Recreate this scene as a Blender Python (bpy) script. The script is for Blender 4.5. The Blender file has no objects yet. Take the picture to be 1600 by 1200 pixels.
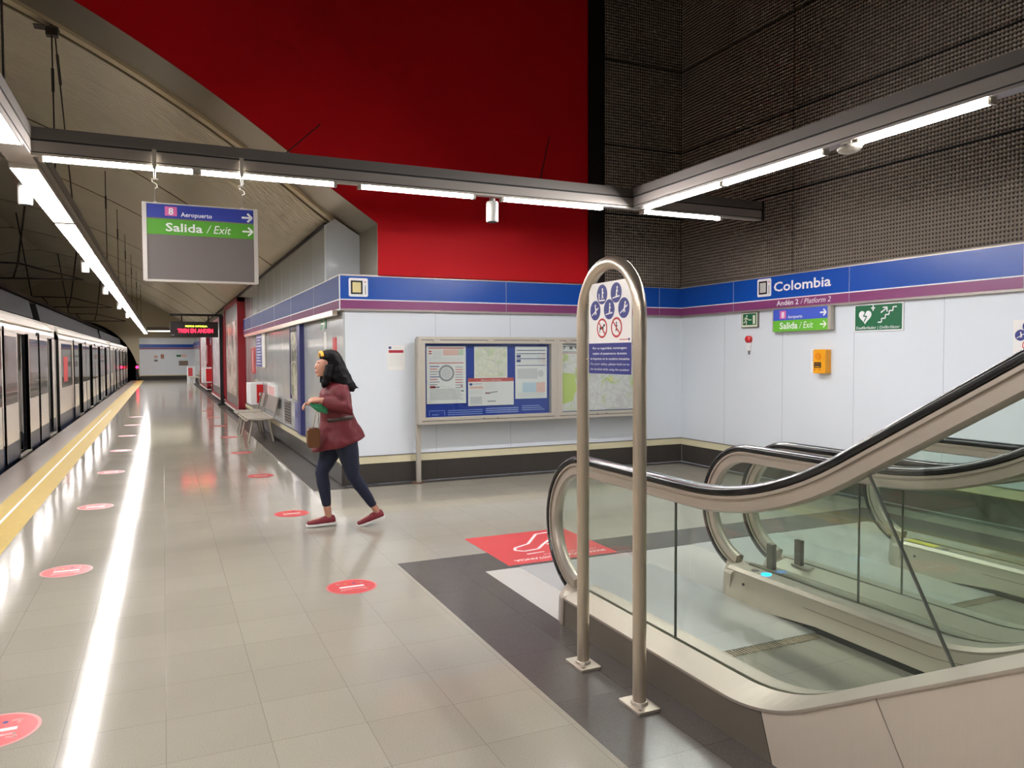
import bpy, math, random
from mathutils import Vector, Matrix
random.seed(7)
S = bpy.context.scene
COL = S.collection
PI = math.pi
R = math.radians

# ------------------------------------------------------------------ camera, world, exposure
cam_d = bpy.data.cameras.new('camera')
cam_d.sensor_width = 36.0
cam_d.lens = 1190.74 / 1600 * 36.0
cam = bpy.data.objects.new('camera', cam_d)
COL.objects.link(cam)
yaw, pitch, roll = 0.4289, -0.03732, -0.004614
fw = Vector((math.sin(yaw)*math.cos(pitch), math.cos(yaw)*math.cos(pitch), math.sin(pitch)))
rt = Vector((math.cos(yaw), -math.sin(yaw), 0))
up = rt.cross(fw)
rt2 = rt*math.cos(roll) + up*math.sin(roll)
up2 = -rt*math.sin(roll) + up*math.cos(roll)
cam.matrix_world = Matrix(((rt2.x, up2.x, -fw.x, 0), (rt2.y, up2.y, -fw.y, 0), (rt2.z, up2.z, -fw.z, 1.6), (0, 0, 0, 1)))
cam_d.clip_end = 200
S.camera = cam
W = bpy.data.worlds.new('world'); S.world = W
W.use_nodes = True
W.node_tree.nodes['Background'].inputs[0].default_value = (0.02, 0.02, 0.02, 1)
W.node_tree.nodes['Background'].inputs[1].default_value = 0.0
S.view_settings.view_transform = 'Standard'
S.view_settings.look = 'None'
S.view_settings.gamma = 1
S.view_settings.use_curve_mapping = False
S.view_settings.exposure = 2.05
TUBE_POWER = 25.5
S.cycles.max_bounces = 8
S.cycles.transparent_max_bounces = 24
S.cycles.sample_clamp_indirect = 6.0

# ------------------------------------------------------------------ materials
def lin(c):
    return tuple(((v/255)/12.92 if v/255 <= .04045 else ((v/255+.055)/1.055)**2.4) for v in c)
MATS = {}
def mat(name, rgb, rough=.5, metal=0., emit=None, es=0., noise=0., nscale=40., bump=0., bscale=200., coat=0., spec=.5):
    if name in MATS: return MATS[name]
    m = bpy.data.materials.new(name); m.use_nodes = True
    nt = m.node_tree; b = nt.nodes['Principled BSDF']
    c = lin(rgb)
    b.inputs['Base Color'].default_value = (*c, 1)
    b.inputs['Roughness'].default_value = rough
    b.inputs['Metallic'].default_value = metal
    b.inputs['Specular IOR Level'].default_value = spec
    b.inputs['Coat Weight'].default_value = coat
    if emit:
        b.inputs['Emission Color'].default_value = (*lin(emit), 1)
        b.inputs['Emission Strength'].default_value = es
    tc = None
    if noise or bump:
        tc = nt.nodes.new('ShaderNodeTexCoord')
    if noise:
        n = nt.nodes.new('ShaderNodeTexNoise'); n.inputs['Scale'].default_value = nscale; n.inputs['Detail'].default_value = 5
        nt.links.new(tc.outputs['Object'], n.inputs['Vector'])
        mx = nt.nodes.new('ShaderNodeMix'); mx.data_type = 'RGBA'
        mx.inputs[6].default_value = (*[v*(1-noise) for v in c], 1)
        mx.inputs[7].default_value = (*[min(1, v*(1+noise)) for v in c], 1)
        nt.links.new(n.outputs['Fac'], mx.inputs[0]); nt.links.new(mx.outputs[2], b.inputs['Base Color'])
    if bump:
        n = nt.nodes.new('ShaderNodeTexNoise'); n.inputs['Scale'].default_value = bscale
        nt.links.new(tc.outputs['Object'], n.inputs['Vector'])
        bp = nt.nodes.new('ShaderNodeBump'); bp.inputs['Strength'].default_value = bump; bp.inputs['Distance'].default_value = .01
        nt.links.new(n.outputs['Fac'], bp.inputs['Height']); nt.links.new(bp.outputs[0], b.inputs['Normal'])
    MATS[name] = m
    return m

def granite(name, base, joint, rough, tile=.4, ox=-.42, oy=3.64):
    m = bpy.data.materials.new(name); m.use_nodes = True
    nt = m.node_tree; b = nt.nodes['Principled BSDF']; N = nt.nodes.new; L = nt.links.new
    tc = N('ShaderNodeTexCoord')
    mp = N('ShaderNodeMapping'); mp.inputs['Location'].default_value = (-ox, -oy, 0)
    L(tc.outputs['Object'], mp.inputs['Vector'])
    br = N('ShaderNodeTexBrick'); br.offset = 0; br.squash = 1
    br.inputs['Scale'].default_value = 1; br.inputs['Brick Width'].default_value = tile; br.inputs['Row Height'].default_value = tile*.985
    br.inputs['Mortar Size'].default_value = .0016; br.inputs['Mortar Smooth'].default_value = .2
    c = lin(base)
    br.inputs['Color1'].default_value = (*[v*.97 for v in c], 1); br.inputs['Color2'].default_value = (*[min(1, v*1.04) for v in c], 1)
    br.inputs['Mortar'].default_value = (*lin(joint), 1)
    L(mp.outputs[0], br.inputs['Vector'])
    n1 = N('ShaderNodeTexNoise'); n1.inputs['Scale'].default_value = 260; n1.inputs['Detail'].default_value = 3
    L(tc.outputs['Object'], n1.inputs['Vector'])
    rp = N('ShaderNodeValToRGB'); rp.color_ramp.elements[0].position = .35; rp.color_ramp.elements[1].position = .68
    rp.color_ramp.elements[0].color = (.74, .73, .71, 1); rp.color_ramp.elements[1].color = (1.14, 1.13, 1.12, 1)
    L(n1.outputs['Fac'], rp.inputs[0])
    n2 = N('ShaderNodeTexNoise'); n2.inputs['Scale'].default_value = 1.1; n2.inputs['Detail'].default_value = 6
    L(tc.outputs['Object'], n2.inputs['Vector'])
    rp2 = N('ShaderNodeValToRGB'); rp2.color_ramp.elements[0].color = (.9, .89, .87, 1); rp2.color_ramp.elements[1].color = (1.06, 1.06, 1.06, 1)
    L(n2.outputs['Fac'], rp2.inputs[0])
    m1 = N('ShaderNodeMix'); m1.data_type = 'RGBA'; m1.blend_type = 'MULTIPLY'; m1.inputs[0].default_value = 1
    m2 = N('ShaderNodeMix'); m2.data_type = 'RGBA'; m2.blend_type = 'MULTIPLY'; m2.inputs[0].default_value = 1
    L(br.outputs['Color'], m1.inputs[6]); L(rp.outputs[0], m1.inputs[7])
    L(m1.outputs[2], m2.inputs[6]); L(rp2.outputs[0], m2.inputs[7]); L(m2.outputs[2], b.inputs['Base Color'])
    mr = N('ShaderNodeMapRange'); mr.inputs[3].default_value = rough*.8; mr.inputs[4].default_value = rough*1.25
    L(n2.outputs['Fac'], mr.inputs[0]); L(mr.outputs[0], b.inputs['Roughness'])
    bp = N('ShaderNodeBump'); bp.inputs['Strength'].default_value = .12; bp.inputs['Distance'].default_value = .002
    inv = N('ShaderNodeMath'); inv.operation = 'SUBTRACT'; inv.inputs[0].default_value = 1
    L(br.outputs['Fac'], inv.inputs[1]); L(inv.outputs[0], bp.inputs['Height']); L(bp.outputs[0], b.inputs['Normal'])
    b.inputs['Specular IOR Level'].default_value = .22
    MATS[name] = m
    return m

def perforated(name):
    """dark embossed, perforated sheet metal: staggered dimples about 5 cm apart"""
    m = bpy.data.materials.new(name); m.use_nodes = True
    nt = m.node_tree; b = nt.nodes['Principled BSDF']; N = nt.nodes.new; L = nt.links.new
    tc = N('ShaderNodeTexCoord'); sp = N('ShaderNodeSeparateXYZ'); L(tc.outputs['Object'], sp.inputs[0])
    def mth(op, a, bb=None):
        n = N('ShaderNodeMath'); n.operation = op
        for i, v in enumerate((a, bb)):
            if v is None: continue
            if isinstance(v, (int, float)): n.inputs[i].default_value = v
            else: L(v, n.inputs[i])
        return n.outputs[0]
    h = mth('ADD', sp.outputs['X'], sp.outputs['Y'])
    a1 = mth('MULTIPLY', mth('ADD', h, mth('MULTIPLY', sp.outputs['Z'], .9)), 2*PI/.075)
    a2 = mth('MULTIPLY', mth('SUBTRACT', h, mth('MULTIPLY', sp.outputs['Z'], .9)), 2*PI/.075)
    hh = mth('MULTIPLY', mth('SINE', a1), mth('SINE', a2))
    rp = N('ShaderNodeMapRange'); rp.inputs[1].default_value = .25; rp.inputs[2].default_value = .6
    L(hh, rp.inputs[0])
    mx = N('ShaderNodeMix'); mx.data_type = 'RGBA'
    mx.inputs[6].default_value = (*lin((150, 138, 124)), 1); mx.inputs[7].default_value = (*lin((36, 32, 28)), 1)
    L(rp.outputs[0], mx.inputs[0]); L(mx.outputs[2], b.inputs['Base Color'])
    inv = mth('SUBTRACT', 1, rp.outputs[0])
    L(mth('MULTIPLY', inv, .55), b.inputs['Metallic'])
    b.inputs['Roughness'].default_value = .42
    bp = N('ShaderNodeBump'); bp.inputs['Strength'].default_value = .8; bp.inputs['Distance'].default_value = .012
    L(hh, bp.inputs['Height']); L(bp.outputs[0], b.inputs['Normal'])
    MATS[name] = m
    return m

def ribbed(name, rgb, axis, pitch, strength, rough=.6, groove=.8, joint=None):
    m = bpy.data.materials.new(name); m.use_nodes = True
    nt = m.node_tree; b = nt.nodes['Principled BSDF']; N = nt.nodes.new; L = nt.links.new
    tc = N('ShaderNodeTexCoord'); sp = N('ShaderNodeSeparateXYZ'); L(tc.outputs['Object'], sp.inputs[0])
    a = N('ShaderNodeMath'); a.operation = 'MULTIPLY'; a.inputs[1].default_value = 2*PI/pitch; L(sp.outputs[axis], a.inputs[0])
    s = N('ShaderNodeMath'); s.operation = 'SINE'; L(a.outputs[0], s.inputs[0])
    bp = N('ShaderNodeBump'); bp.inputs['Strength'].default_value = strength; bp.inputs['Distance'].default_value = .02
    L(s.outputs[0], bp.inputs['Height']); L(bp.outputs[0], b.inputs['Normal'])
    c = lin(rgb)
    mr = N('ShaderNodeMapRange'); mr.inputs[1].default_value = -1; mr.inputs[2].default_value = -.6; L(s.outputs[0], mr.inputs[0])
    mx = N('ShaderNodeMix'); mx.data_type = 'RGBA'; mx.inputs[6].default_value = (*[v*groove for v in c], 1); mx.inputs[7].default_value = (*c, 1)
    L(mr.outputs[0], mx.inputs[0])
    n2 = N('ShaderNodeTexNoise'); n2.inputs['Scale'].default_value = .6; n2.inputs['Detail'].default_value = 4
    L(tc.outputs['Object'], n2.inputs['Vector'])
    rp2 = N('ShaderNodeValToRGB'); rp2.color_ramp.elements[0].color = (.86, .85, .82, 1); rp2.color_ramp.elements[1].color = (1.08, 1.08, 1.08, 1)
    L(n2.outputs['Fac'], rp2.inputs[0])
    m2 = N('ShaderNodeMix'); m2.data_type = 'RGBA'; m2.blend_type = 'MULTIPLY'; m2.inputs[0].default_value = 1
    L(mx.outputs[2], m2.inputs[6]); L(rp2.outputs[0], m2.inputs[7]); L(m2.outputs[2], b.inputs['Base Color'])
    b.inputs['Roughness'].default_value = rough
    MATS[name] = m
    return m

def brushed(name, rgb, rough=.3, stretch=(1, 60, 1), metal=1.0):
    m = bpy.data.materials.new(name); m.use_nodes = True
    nt = m.node_tree; b = nt.nodes['Principled BSDF']; N = nt.nodes.new; L = nt.links.new
    tc = N('ShaderNodeTexCoord'); mp = N('ShaderNodeMapping'); mp.inputs['Scale'].default_value = stretch
    L(tc.outputs['Object'], mp.inputs['Vector'])
    n = N('ShaderNodeTexNoise'); n.inputs['Scale'].default_value = 6; n.inputs['Detail'].default_value = 6; L(mp.outputs[0], n.inputs['Vector'])
    c = lin(rgb)
    mx = N('ShaderNodeMix'); mx.data_type = 'RGBA'; mx.inputs[6].default_value = (*[v*.95 for v in c], 1); mx.inputs[7].default_value = (*[min(1, v*1.04) for v in c], 1)
    L(n.outputs['Fac'], mx.inputs[0]); L(mx.outputs[2], b.inputs['Base Color'])
    mr = N('ShaderNodeMapRange'); mr.inputs[3].default_value = rough*.92; mr.inputs[4].default_value = rough*1.1
    L(n.outputs['Fac'], mr.inputs[0]); L(mr.outputs[0], b.inputs['Roughness'])
    b.inputs['Metallic'].default_value = metal
    MATS[name] = m
    return m

def glass(name, tint, f0=.07):
    m = bpy.data.materials.new(name); m.use_nodes = True
    nt = m.node_tree; N = nt.nodes.new; L = nt.links.new
    nt.nodes.remove(nt.nodes['Principled BSDF'])
    out = nt.nodes['Material Output']
    t = N('ShaderNodeBsdfTransparent'); t.inputs[0].default_value = (*lin(tint), 1)
    g = N('ShaderNodeBsdfGlossy'); g.inputs['Roughness'].default_value = .02; g.inputs['Color'].default_value = (.95, 1, .97, 1)
    ge = N('ShaderNodeNewGeometry'); dt = N('ShaderNodeVectorMath'); dt.operation = 'DOT_PRODUCT'
    L(ge.outputs['Normal'], dt.inputs[0]); L(ge.outputs['Incoming'], dt.inputs[1])
    def mm(op, a, b):
        n = N('ShaderNodeMath'); n.operation = op
        for i, v in enumerate((a, b)):
            if isinstance(v, (int, float)): n.inputs[i].default_value = v
            else: L(v, n.inputs[i])
        return n.outputs[0]
    ab = mm('ABSOLUTE', dt.outputs['Value'], 0)
    fr = mm('ADD', mm('MULTIPLY', mm('POWER', mm('SUBTRACT', 1, ab), 5), .9), f0*.55)
    mx = N('ShaderNodeMixShader'); L(fr, mx.inputs[0]); L(t.outputs[0], mx.inputs[1]); L(g.outputs[0], mx.inputs[2])
    L(mx.outputs[0], out.inputs[0])
    MATS[name] = m
    return m

def mapmat(name, cols, scale):
    m = bpy.data.materials.new(name); m.use_nodes = True
    nt = m.node_tree; b = nt.nodes['Principled BSDF']; N = nt.nodes.new; L = nt.links.new
    tc = N('ShaderNodeTexCoord')
    n = N('ShaderNodeTexNoise'); n.inputs['Scale'].default_value = scale; n.inputs['Detail'].default_value = 4; L(tc.outputs['Object'], n.inputs['Vector'])
    rp = N('ShaderNodeValToRGB'); rp.color_ramp.elements[0].position = .35; rp.color_ramp.elements[1].position = .65
    rp.color_ramp.elements[0].color = (*lin(cols[0]), 1); rp.color_ramp.elements[1].color = (*lin(cols[-1]), 1)
    for i, c in enumerate(cols[1:-1]):
        e = rp.color_ramp.elements.new(.35+.3*(i+1)/(len(cols)-1)); e.color = (*lin(c), 1)
    L(n.outputs['Fac'], rp.inputs[0])
    v = N('ShaderNodeTexVoronoi'); v.feature = 'DISTANCE_TO_EDGE'; v.inputs['Scale'].default_value = scale*1.5; L(tc.outputs['Object'], v.inputs['Vector'])
    mr = N('ShaderNodeMapRange'); mr.inputs[2].default_value = .05; L(v.outputs[0], mr.inputs[0])
    mx = N('ShaderNodeMix'); mx.data_type = 'RGBA'; mx.inputs[6].default_value = (*lin((204, 200, 196)), 1)
    L(mr.outputs[0], mx.inputs[0]); L(rp.outputs[0], mx.inputs[7]); L(mx.outputs[2], b.inputs['Base Color'])
    b.inputs['Roughness'].default_value = .4
    MATS[name] = m
    return m

GR = granite('granite light', (166, 161, 149), (138, 133, 123), .095)
GD = granite('granite dark', (88, 82, 79), (60, 56, 54), .2, tile=.6)
GB = granite('granite border', (70, 66, 62), (50, 48, 46), .3, tile=.6)
PERF = perforated('perforated metal')
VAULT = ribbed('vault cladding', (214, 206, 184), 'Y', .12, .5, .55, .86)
PANEL = mat('wall panel', (220, 226, 231), .28, noise=.02, nscale=.8, coat=.15)
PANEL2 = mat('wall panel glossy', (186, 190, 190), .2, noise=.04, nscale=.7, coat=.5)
SEAM = mat('seam', (182, 188, 193), .6)
BLUE = mat('band blue', (16, 76, 168), .26, spec=.4)
BLUES = mat('band blue shaded', (18, 46, 108), .5, spec=.15)  # darker copy of the band blue; side wall shade put into the colour
PURPS = mat('band purple shaded', (110, 50, 88), .55, spec=.15)  # band purple again, with the side wall's shade in its colour
PURPLE = mat('band purple', (132, 60, 110), .3)
WHITE = mat('white', (238, 238, 238), .4)
CREAM = mat('cream strip', (214, 206, 172), .35)
REDW = mat('red wall', (205, 6, 20), .55, spec=.2)
STEEL = brushed('stainless', (188, 178, 165), .42, (8, .5, 8), .75)
STEELD = brushed('stainless dark', (92, 84, 74), .38, (1, 1, 50))
STEELT = brushed('stainless tube', (206, 192, 172), .3, (30, 30, 1), .8)
STEELR = brushed('stainless reveal', (160, 151, 134), .4, (1, 6, 1), .6)
CLAD = brushed('cladding steel', (196, 184, 168), .5, (1, 20, 1), .35)
CLADD = brushed('cladding dark reflection', (112, 104, 92), .4, (1, 20, 1), .4)  # same steel as the cladding; its dark reflection is put into the colour
ALU = mat('aluminium', (190, 183, 169), .38, .35)
ALUD = mat('rail grey', (118, 112, 106), .45, .5)
ALUM = mat('rail mid', (160, 152, 144), .4, .5)
BLACK = mat('rubber black', (14, 13, 14), .25, coat=.3)
DARK = mat('dark', (20, 19, 19), .6)
VOID = mat('void', (3, 3, 3), .9)
YEL = mat('yellow tactile', (192, 163, 70), .45, noise=.12, nscale=9, bump=.5, bscale=40)
TREAD = mat('tread', (142, 145, 141), .36, .35)
LAND = brushed('landing plate', (200, 200, 198), .3, (1, 30, 1), .4)
REDS = mat('sticker red', (202, 66, 68), .4)
PINK = mat('sticker pale', (204, 128, 122), .4)
GLASS = glass('glass balustrade', (243, 248, 244))
GLASSB = glass('cabinet glass', (244, 246, 246))
TUBE1 = mat('tube bright', (255, 255, 255), .5, emit=(252, 250, 252), es=TUBE_POWER*1.75)
TUBE = mat('tube', (255, 255, 255), .5, emit=(252, 250, 252), es=TUBE_POWER)
NAVY = mat('sign navy', (44, 52, 128), .4)
SIGNB = mat('sign blue', (48, 62, 150), .4)
SIGNB2 = mat('sign blue bright', (66, 92, 200), .4)
GREEN = mat('sign green', (86, 160, 46), .4)
GREEN2 = mat('sign green bright', (104, 184, 50), .4)
DGREEN = mat('safety green', (10, 98, 58), .4)
GREYP = mat('sign grey', (112, 104, 100), .5)
PINK8 = mat('line pink', (214, 104, 158), .4)
CABLE = mat('cable', (62, 56, 48), .5, .5)

# ------------------------------------------------------------------ mesh builder
_txt = {}
def text_geo(s, bold, shear):
    k = (s, bold, shear)
    if k in _txt: return _txt[k]
    cu = bpy.data.curves.new('t', 'FONT'); cu.body = s; cu.size = 1; cu.offset = bold; cu.shear = shear; cu.resolution_u = 2
    o = bpy.data.objects.new('t', cu); COL.objects.link(o)
    dg = bpy.context.evaluated_depsgraph_get(); dg.update()
    me = bpy.data.meshes.new_from_object(o.evaluated_get(dg))
    vs = [(v.co.x, v.co.y) for v in me.vertices]; fs = [tuple(p.vertices) for p in me.polygons]
    bpy.data.objects.remove(o); bpy.data.curves.remove(cu); bpy.data.meshes.remove(me)
    if vs:
        x0 = min(v[0] for v in vs); vs = [(x-x0, y) for x, y in vs]
    _txt[k] = (vs, fs)
    return _txt[k]

class MB:
    def __init__(s, m=None):
        s.v = []; s.f = []; s.mi = []; s.ms = []; s.cur = 0
        if m: s.use(m)
    def use(s, m):
        if m not in s.ms: s.ms.append(m)
        s.cur = s.ms.index(m); return s
    def add(s, vs, fs):
        o = len(s.v); s.v += [tuple(v) for v in vs]
        for f in fs: s.f.append(tuple(i+o for i in f)); s.mi.append(s.cur)
        return s
    def box(s, x0, x1, y0, y1, z0, z1, m=None):
        if m: s.use(m)
        x0, x1 = sorted((x0, x1)); y0, y1 = sorted((y0, y1)); z0, z1 = sorted((z0, z1))
        vs = [(x, y, z) for z in (z0, z1) for y in (y0, y1) for x in (x0, x1)]
        return s.add(vs, [(0, 2, 3, 1), (4, 5, 7, 6), (0, 1, 5, 4), (2, 6, 7, 3), (0, 4, 6, 2), (1, 3, 7, 5)])
    def rbox(s, x0, x1, y0, y1, z0, z1, r, axis='z', m=None, seg=4):
        """box rounded about one axis"""
        if m: s.use(m)
        ax = {'x': ((y0, y1), (z0, z1), (x0, x1)), 'y': ((x0, x1), (z0, z1), (y0, y1)), 'z': ((x0, x1), (y0, y1), (z0, z1))}[axis]
        (a0, a1), (b0, b1), (c0, c1) = ax
        pts = []
        for ca, cb, st in ((a1-r, b1-r, 0), (a0+r, b1-r, 90), (a0+r, b0+r, 180), (a1-r, b0+r, 270)):
            for i in range(seg+1):
                t = R(st+90*i/seg); pts.append((ca+r*math.cos(t), cb+r*math.sin(t)))
        return s.prism(pts, axis, c0, c1)
    def prism(s, pts, axis, c0, c1, m=None):
        if m: s.use(m)
        def P(a, b, c): return {'x': (c, a, b), 'y': (a, c, b), 'z': (a, b, c)}[axis]
        n = len(pts)
        vs = [P(a, b, c0) for a, b in pts]+[P(a, b, c1) for a, b in pts]
        fs = [tuple(range(n-1, -1, -1)), tuple(range(n, 2*n))]+[(i, (i+1) % n, n+(i+1) % n, n+i) for i in range(n)]
        return s.add(vs, fs)
    def tube(s, path, r, n=10, m=None, caps=True, closed=False):
        if m: s.use(m)
        P = [Vector(p) for p in path]; k = len(P)
        rad = r if isinstance(r, (list, tuple)) else [r]*k
        o = len(s.v); ref = None
        for i, p in enumerate(P):
            if closed: t = (P[(i+1) % k]-P[i-1])
            else: t = (P[min(i+1, k-1)]-P[max(i-1, 0)])
            t = t.normalized() if t.length > 1e-9 else Vector((0, 0, 1))
            if ref is None:
                ref = Vector((0, 0, 1)) if abs(t.z) < .9 else Vector((0, 1, 0))
            a = t.cross(ref)
            if a.length < 1e-4: a = t.cross(Vector((1, 0, 0)))
            a.normalize(); b = a.cross(t).normalized(); ref = b
            rr = rad[i]; ra, rb = rr if isinstance(rr, tuple) else (rr, rr)
            for j in range(n):
                q = 2*PI*j/n; s.v.append(tuple(p+a*math.cos(q)*ra+b*math.sin(q)*rb))
        for i in range(k if closed else k-1):
            for j in range(n):
                i2 = (i+1) % k
                s.f.append((o+i*n+j, o+i*n+(j+1) % n, o+i2*n+(j+1) % n, o+i2*n+j)); s.mi.append(s.cur)
        if caps and not closed:
            s.f.append(tuple(o+j for j in range(n-1, -1, -1))); s.mi.append(s.cur)
            s.f.append(tuple(o+(k-1)*n+j for j in range(n))); s.mi.append(s.cur)
        return s
    def cyl(s, p0, p1, r, n=16, m=None): return s.tube([p0, p1], r, n, m)
    def ball(s, c, rx, ry=None, rz=None, n=14, m=None, rot=None):
        if m: s.use(m)
        ry = ry or rx; rz = rz or rx; o = len(s.v); h = n//2
        M = rot or Matrix.Identity(3)
        for i in range(1, h):
            t = PI*i/h
            for j in range(n):
                q = 2*PI*j/n; s.v.append(tuple(Vector(c)+M @ Vector((rx*math.sin(t)*math.cos(q), ry*math.sin(t)*math.sin(q), rz*math.cos(t)))))
        s.v.append(tuple(Vector(c)+M @ Vector((0, 0, rz)))); s.v.append(tuple(Vector(c)-M @ Vector((0, 0, rz))))
        T = len(s.v)-2
        for i in range(h-2):
            for j in range(n):
                s.f.append((o+i*n+j, o+(i+1)*n+j, o+(i+1)*n+(j+1) % n, o+i*n+(j+1) % n)); s.mi.append(s.cur)
        for j in range(n):
            s.f.append((T, o+j, o+(j+1) % n)); s.mi.append(s.cur)
            s.f.append((T+1, o+(h-2)*n+(j+1) % n, o+(h-2)*n+j)); s.mi.append(s.cur)
        return s
    def loft(s, rings, m=None):
        if m: s.use(m)
        o = len(s.v); n = len(rings[0])
        for r in rings: s.v += [tuple(p) for p in r]
        for i in range(len(rings)-1):
            for j in range(n):
                s.f.append((o+i*n+j, o+i*n+(j+1) % n, o+(i+1)*n+(j+1) % n, o+(i+1)*n+j)); s.mi.append(s.cur)
        s.f.append(tuple(o+j for j in range(n-1, -1, -1))); s.mi.append(s.cur)
        e = o+(len(rings)-1)*n
        s.f.append(tuple(e+j for j in range(n))); s.mi.append(s.cur)
        return s
    def build(s, name, parent=None, smooth=False, bevel=0, remesh=0, solid=0):
        me = bpy.data.meshes.new(name); me.from_pydata(s.v, [], s.f)
        for m in s.ms: me.materials.append(m)
        me.polygons.foreach_set('material_index', s.mi)
        if smooth:
            me.polygons.foreach_set('use_smooth', [True]*len(s.f))
        me.update()
        o = bpy.data.objects.new(name, me); COL.objects.link(o)
        if parent: o.parent = parent
        if remesh:
            r = o.modifiers.new('r', 'REMESH'); r.mode = 'VOXEL'; r.voxel_size = remesh; r.use_smooth_shade = True
            sm = o.modifiers.new('s', 'SMOOTH'); sm.factor = .5; sm.iterations = 3
        if bevel:
            b = o.modifiers.new('b', 'BEVEL'); b.width = bevel; b.segments = 2; b.limit_method = 'ANGLE'; b.angle_limit = R(40)
        if smooth and not remesh:
            try:
                me.set_sharp_from_angle(angle=R(40))
            except Exception: pass
        return o

class Panel:
    """flat print on a plane: origin O, right U, up V, normal N (towards the viewer)"""
    def __init__(s, mb, O, U, V):
        s.mb = mb; s.O = Vector(O); s.U = Vector(U).normalized(); s.V = Vector(V).normalized(); s.N = s.U.cross(s.V)
    def p(s, u, v, n): return s.O+s.U*u+s.V*v+s.N*n
    def poly(s, pts, n, m):
        s.mb.use(m); s.mb.add([s.p(u, v, n) for u, v in pts], [tuple(range(len(pts)))])
    def rect(s, u0, v0, u1, v1, n, m): s.poly([(u0, v0), (u1, v0), (u1, v1), (u0, v1)], n, m)
    def disc(s, u, v, r, n, m, k=28, ry=None):
        s.poly([(u+r*math.cos(2*PI*i/k), v+(ry or r)*math.sin(2*PI*i/k)) for i in range(k)], n, m)
    def ring(s, u, v, r0, r1, n, m, k=28):
        s.mb.use(m)
        vs = [s.p(u+r*math.cos(2*PI*i/k), v+r*math.sin(2*PI*i/k), n) for r in (r0, r1) for i in range(k)]
        s.mb.add(vs, [(i, k+i, k+(i+1) % k, (i+1) % k) for i in range(k)])
    def line(s, pts, w, n, m):
        for (a, b), (c, d) in zip(pts, pts[1:]):
            L = math.hypot(c-a, d-b) or 1; dx, dy = -(d-b)/L*w/2, (c-a)/L*w/2
            s.poly([(a-dx, b-dy), (c-dx, d-dy), (c+dx, d+dy), (a+dx, b+dy)], n, m)
    def text(s, t, u, v, h, n, m, bold=0., shear=0., width=None, align='l'):
        vs, fs = text_geo(t, bold, shear)
        if not vs: return
        k = h/.7; w = max(x for x, y in vs)
        kx = k if width is None else width/w
        if align == 'c': u -= w*kx/2
        if align == 'r': u -= w*kx
        s.mb.use(m); s.mb.add([s.p(u+x*kx, v+y*k, n) for x, y in vs], fs)
    def arrow(s, u, v, L, w, n, m):
        s.line([(u, v), (u+L*.96, v)], w, n, m)
        s.line([(u+L*.55, v+L*.42), (u+L, v)], w, n, m); s.line([(u+L*.55, v-L*.42), (u+L, v)], w, n+.0003, m)

def thing(name, label, cat, loc=(0, 0, 0), group=None):
    o = bpy.data.objects.new(name, None); o.empty_display_size = .1; COL.objects.link(o)
    o.location = loc; o['label'] = label; o['category'] = cat
    if group: o['group'] = group
    return o
def tag(o, label, cat, group=None):
    o['label'] = label; o['category'] = cat
    if group: o['group'] = group
    return o
def struct(o): o['kind'] = 'structure'; return o
def settle(root):
    """shift the empty to the base of its parts without moving them"""
    bpy.context.view_layer.update()
    lo = Vector((1e9,)*3); hi = Vector((-1e9,)*3)
    def walk(o):
        for c in o.children:
            if c.type == 'MESH':
                for v in c.data.vertices:
                    for i in range(3): lo[i] = min(lo[i], v.co[i]); hi[i] = max(hi[i], v.co[i])
            walk(c)
    walk(root)
    b = Vector(((lo[0]+hi[0])/2, (lo[1]+hi[1])/2, lo[2]))
    root.location = b
    for c in root.children: c.location = -b
def copy_tree(o, off, label=None):
    c = o.copy(); COL.objects.link(c); c.location = o.location+Vector(off)
    if label: c['label'] = label
    def rec(src, dst):
        for ch in src.children:
            d = ch.copy(); COL.objects.link(d); d.parent = dst; rec(ch, d)
    rec(o, c)
    return c

# ------------------------------------------------------------------ the setting
XR, YF, XS, YE = 7.03, 9.3, 2.0, 58.8          # right wall, front wall, platform side wall, far end wall
YN = -7.0                                       # wall behind the camera
CX, CZ, CR = -7.56, -8.04, 15.0                  # vault arc
XL = -12.8
def arc(x):
    if x < -5.4: x = -10.8-x
    if x > 1.9: return 3.60-.68*(x-1.9)
    return CZ+math.sqrt(CR**2-(x-CX)**2)

struct(MB(GR).box(-2.05, XR+.3, YN, YE+.2, -.3, 0).build('floor'))
fl2 = struct(MB(mat('track bed', (40, 38, 36), .9)).box(-8.75, -2.05, YN, 75, -1.4, -1.1).build('floor'))
struct(MB(GR).box(XL, -8.75, YN, YE+.2, -.3, 0).build('floor'))
struct(MB(DARK).box(-2.06, -2.045, YN, YE, -1.3, -.3).box(-8.76, -8.745, YN, YE, -1.3, -.3).build('trim_30'))
# platform edge: dark slabs, yellow tactile strip with its pale line
struct(MB(mat('edge slab', (128, 118, 108), .3, noise=.1, nscale=30)).box(-2.05, -1.645, YN, YE, -.02, .0015).build('trim_1'))
t = MB(YEL).box(-1.645, -1.235, YN, YE, -.02, .003)
t.use(WHITE).box(-1.485, -1.455, YN, 26, 0, .0045)
struct(t.build('trim_2'))
# dark granite band round the escalators, borders along the walls
struct(MB(GD).box(1.61, 6.6, 5.17, 5.66, -.02, .0012).box(1.61, 2.14, YN, 5.17, -.02, .0012).box(6.1, 6.6, YN, 5.17, -.02, .0012).build('trim_3'))
struct(MB(GB).box(XS-.4, XR, 9.15, YF, -.02, .0014).box(1.6, XS, YF, YE, -.02, .0014).box(XR-.12, XR, YN, 9.15, -.02, .0014).build('trim_4'))
struct(MB(mat('light slab', (196, 192, 186), .2, noise=.05, nscale=60)).box(2.14, 6.1, 3.9, 5.17, -.02, .0011).build('trim_5'))

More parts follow.
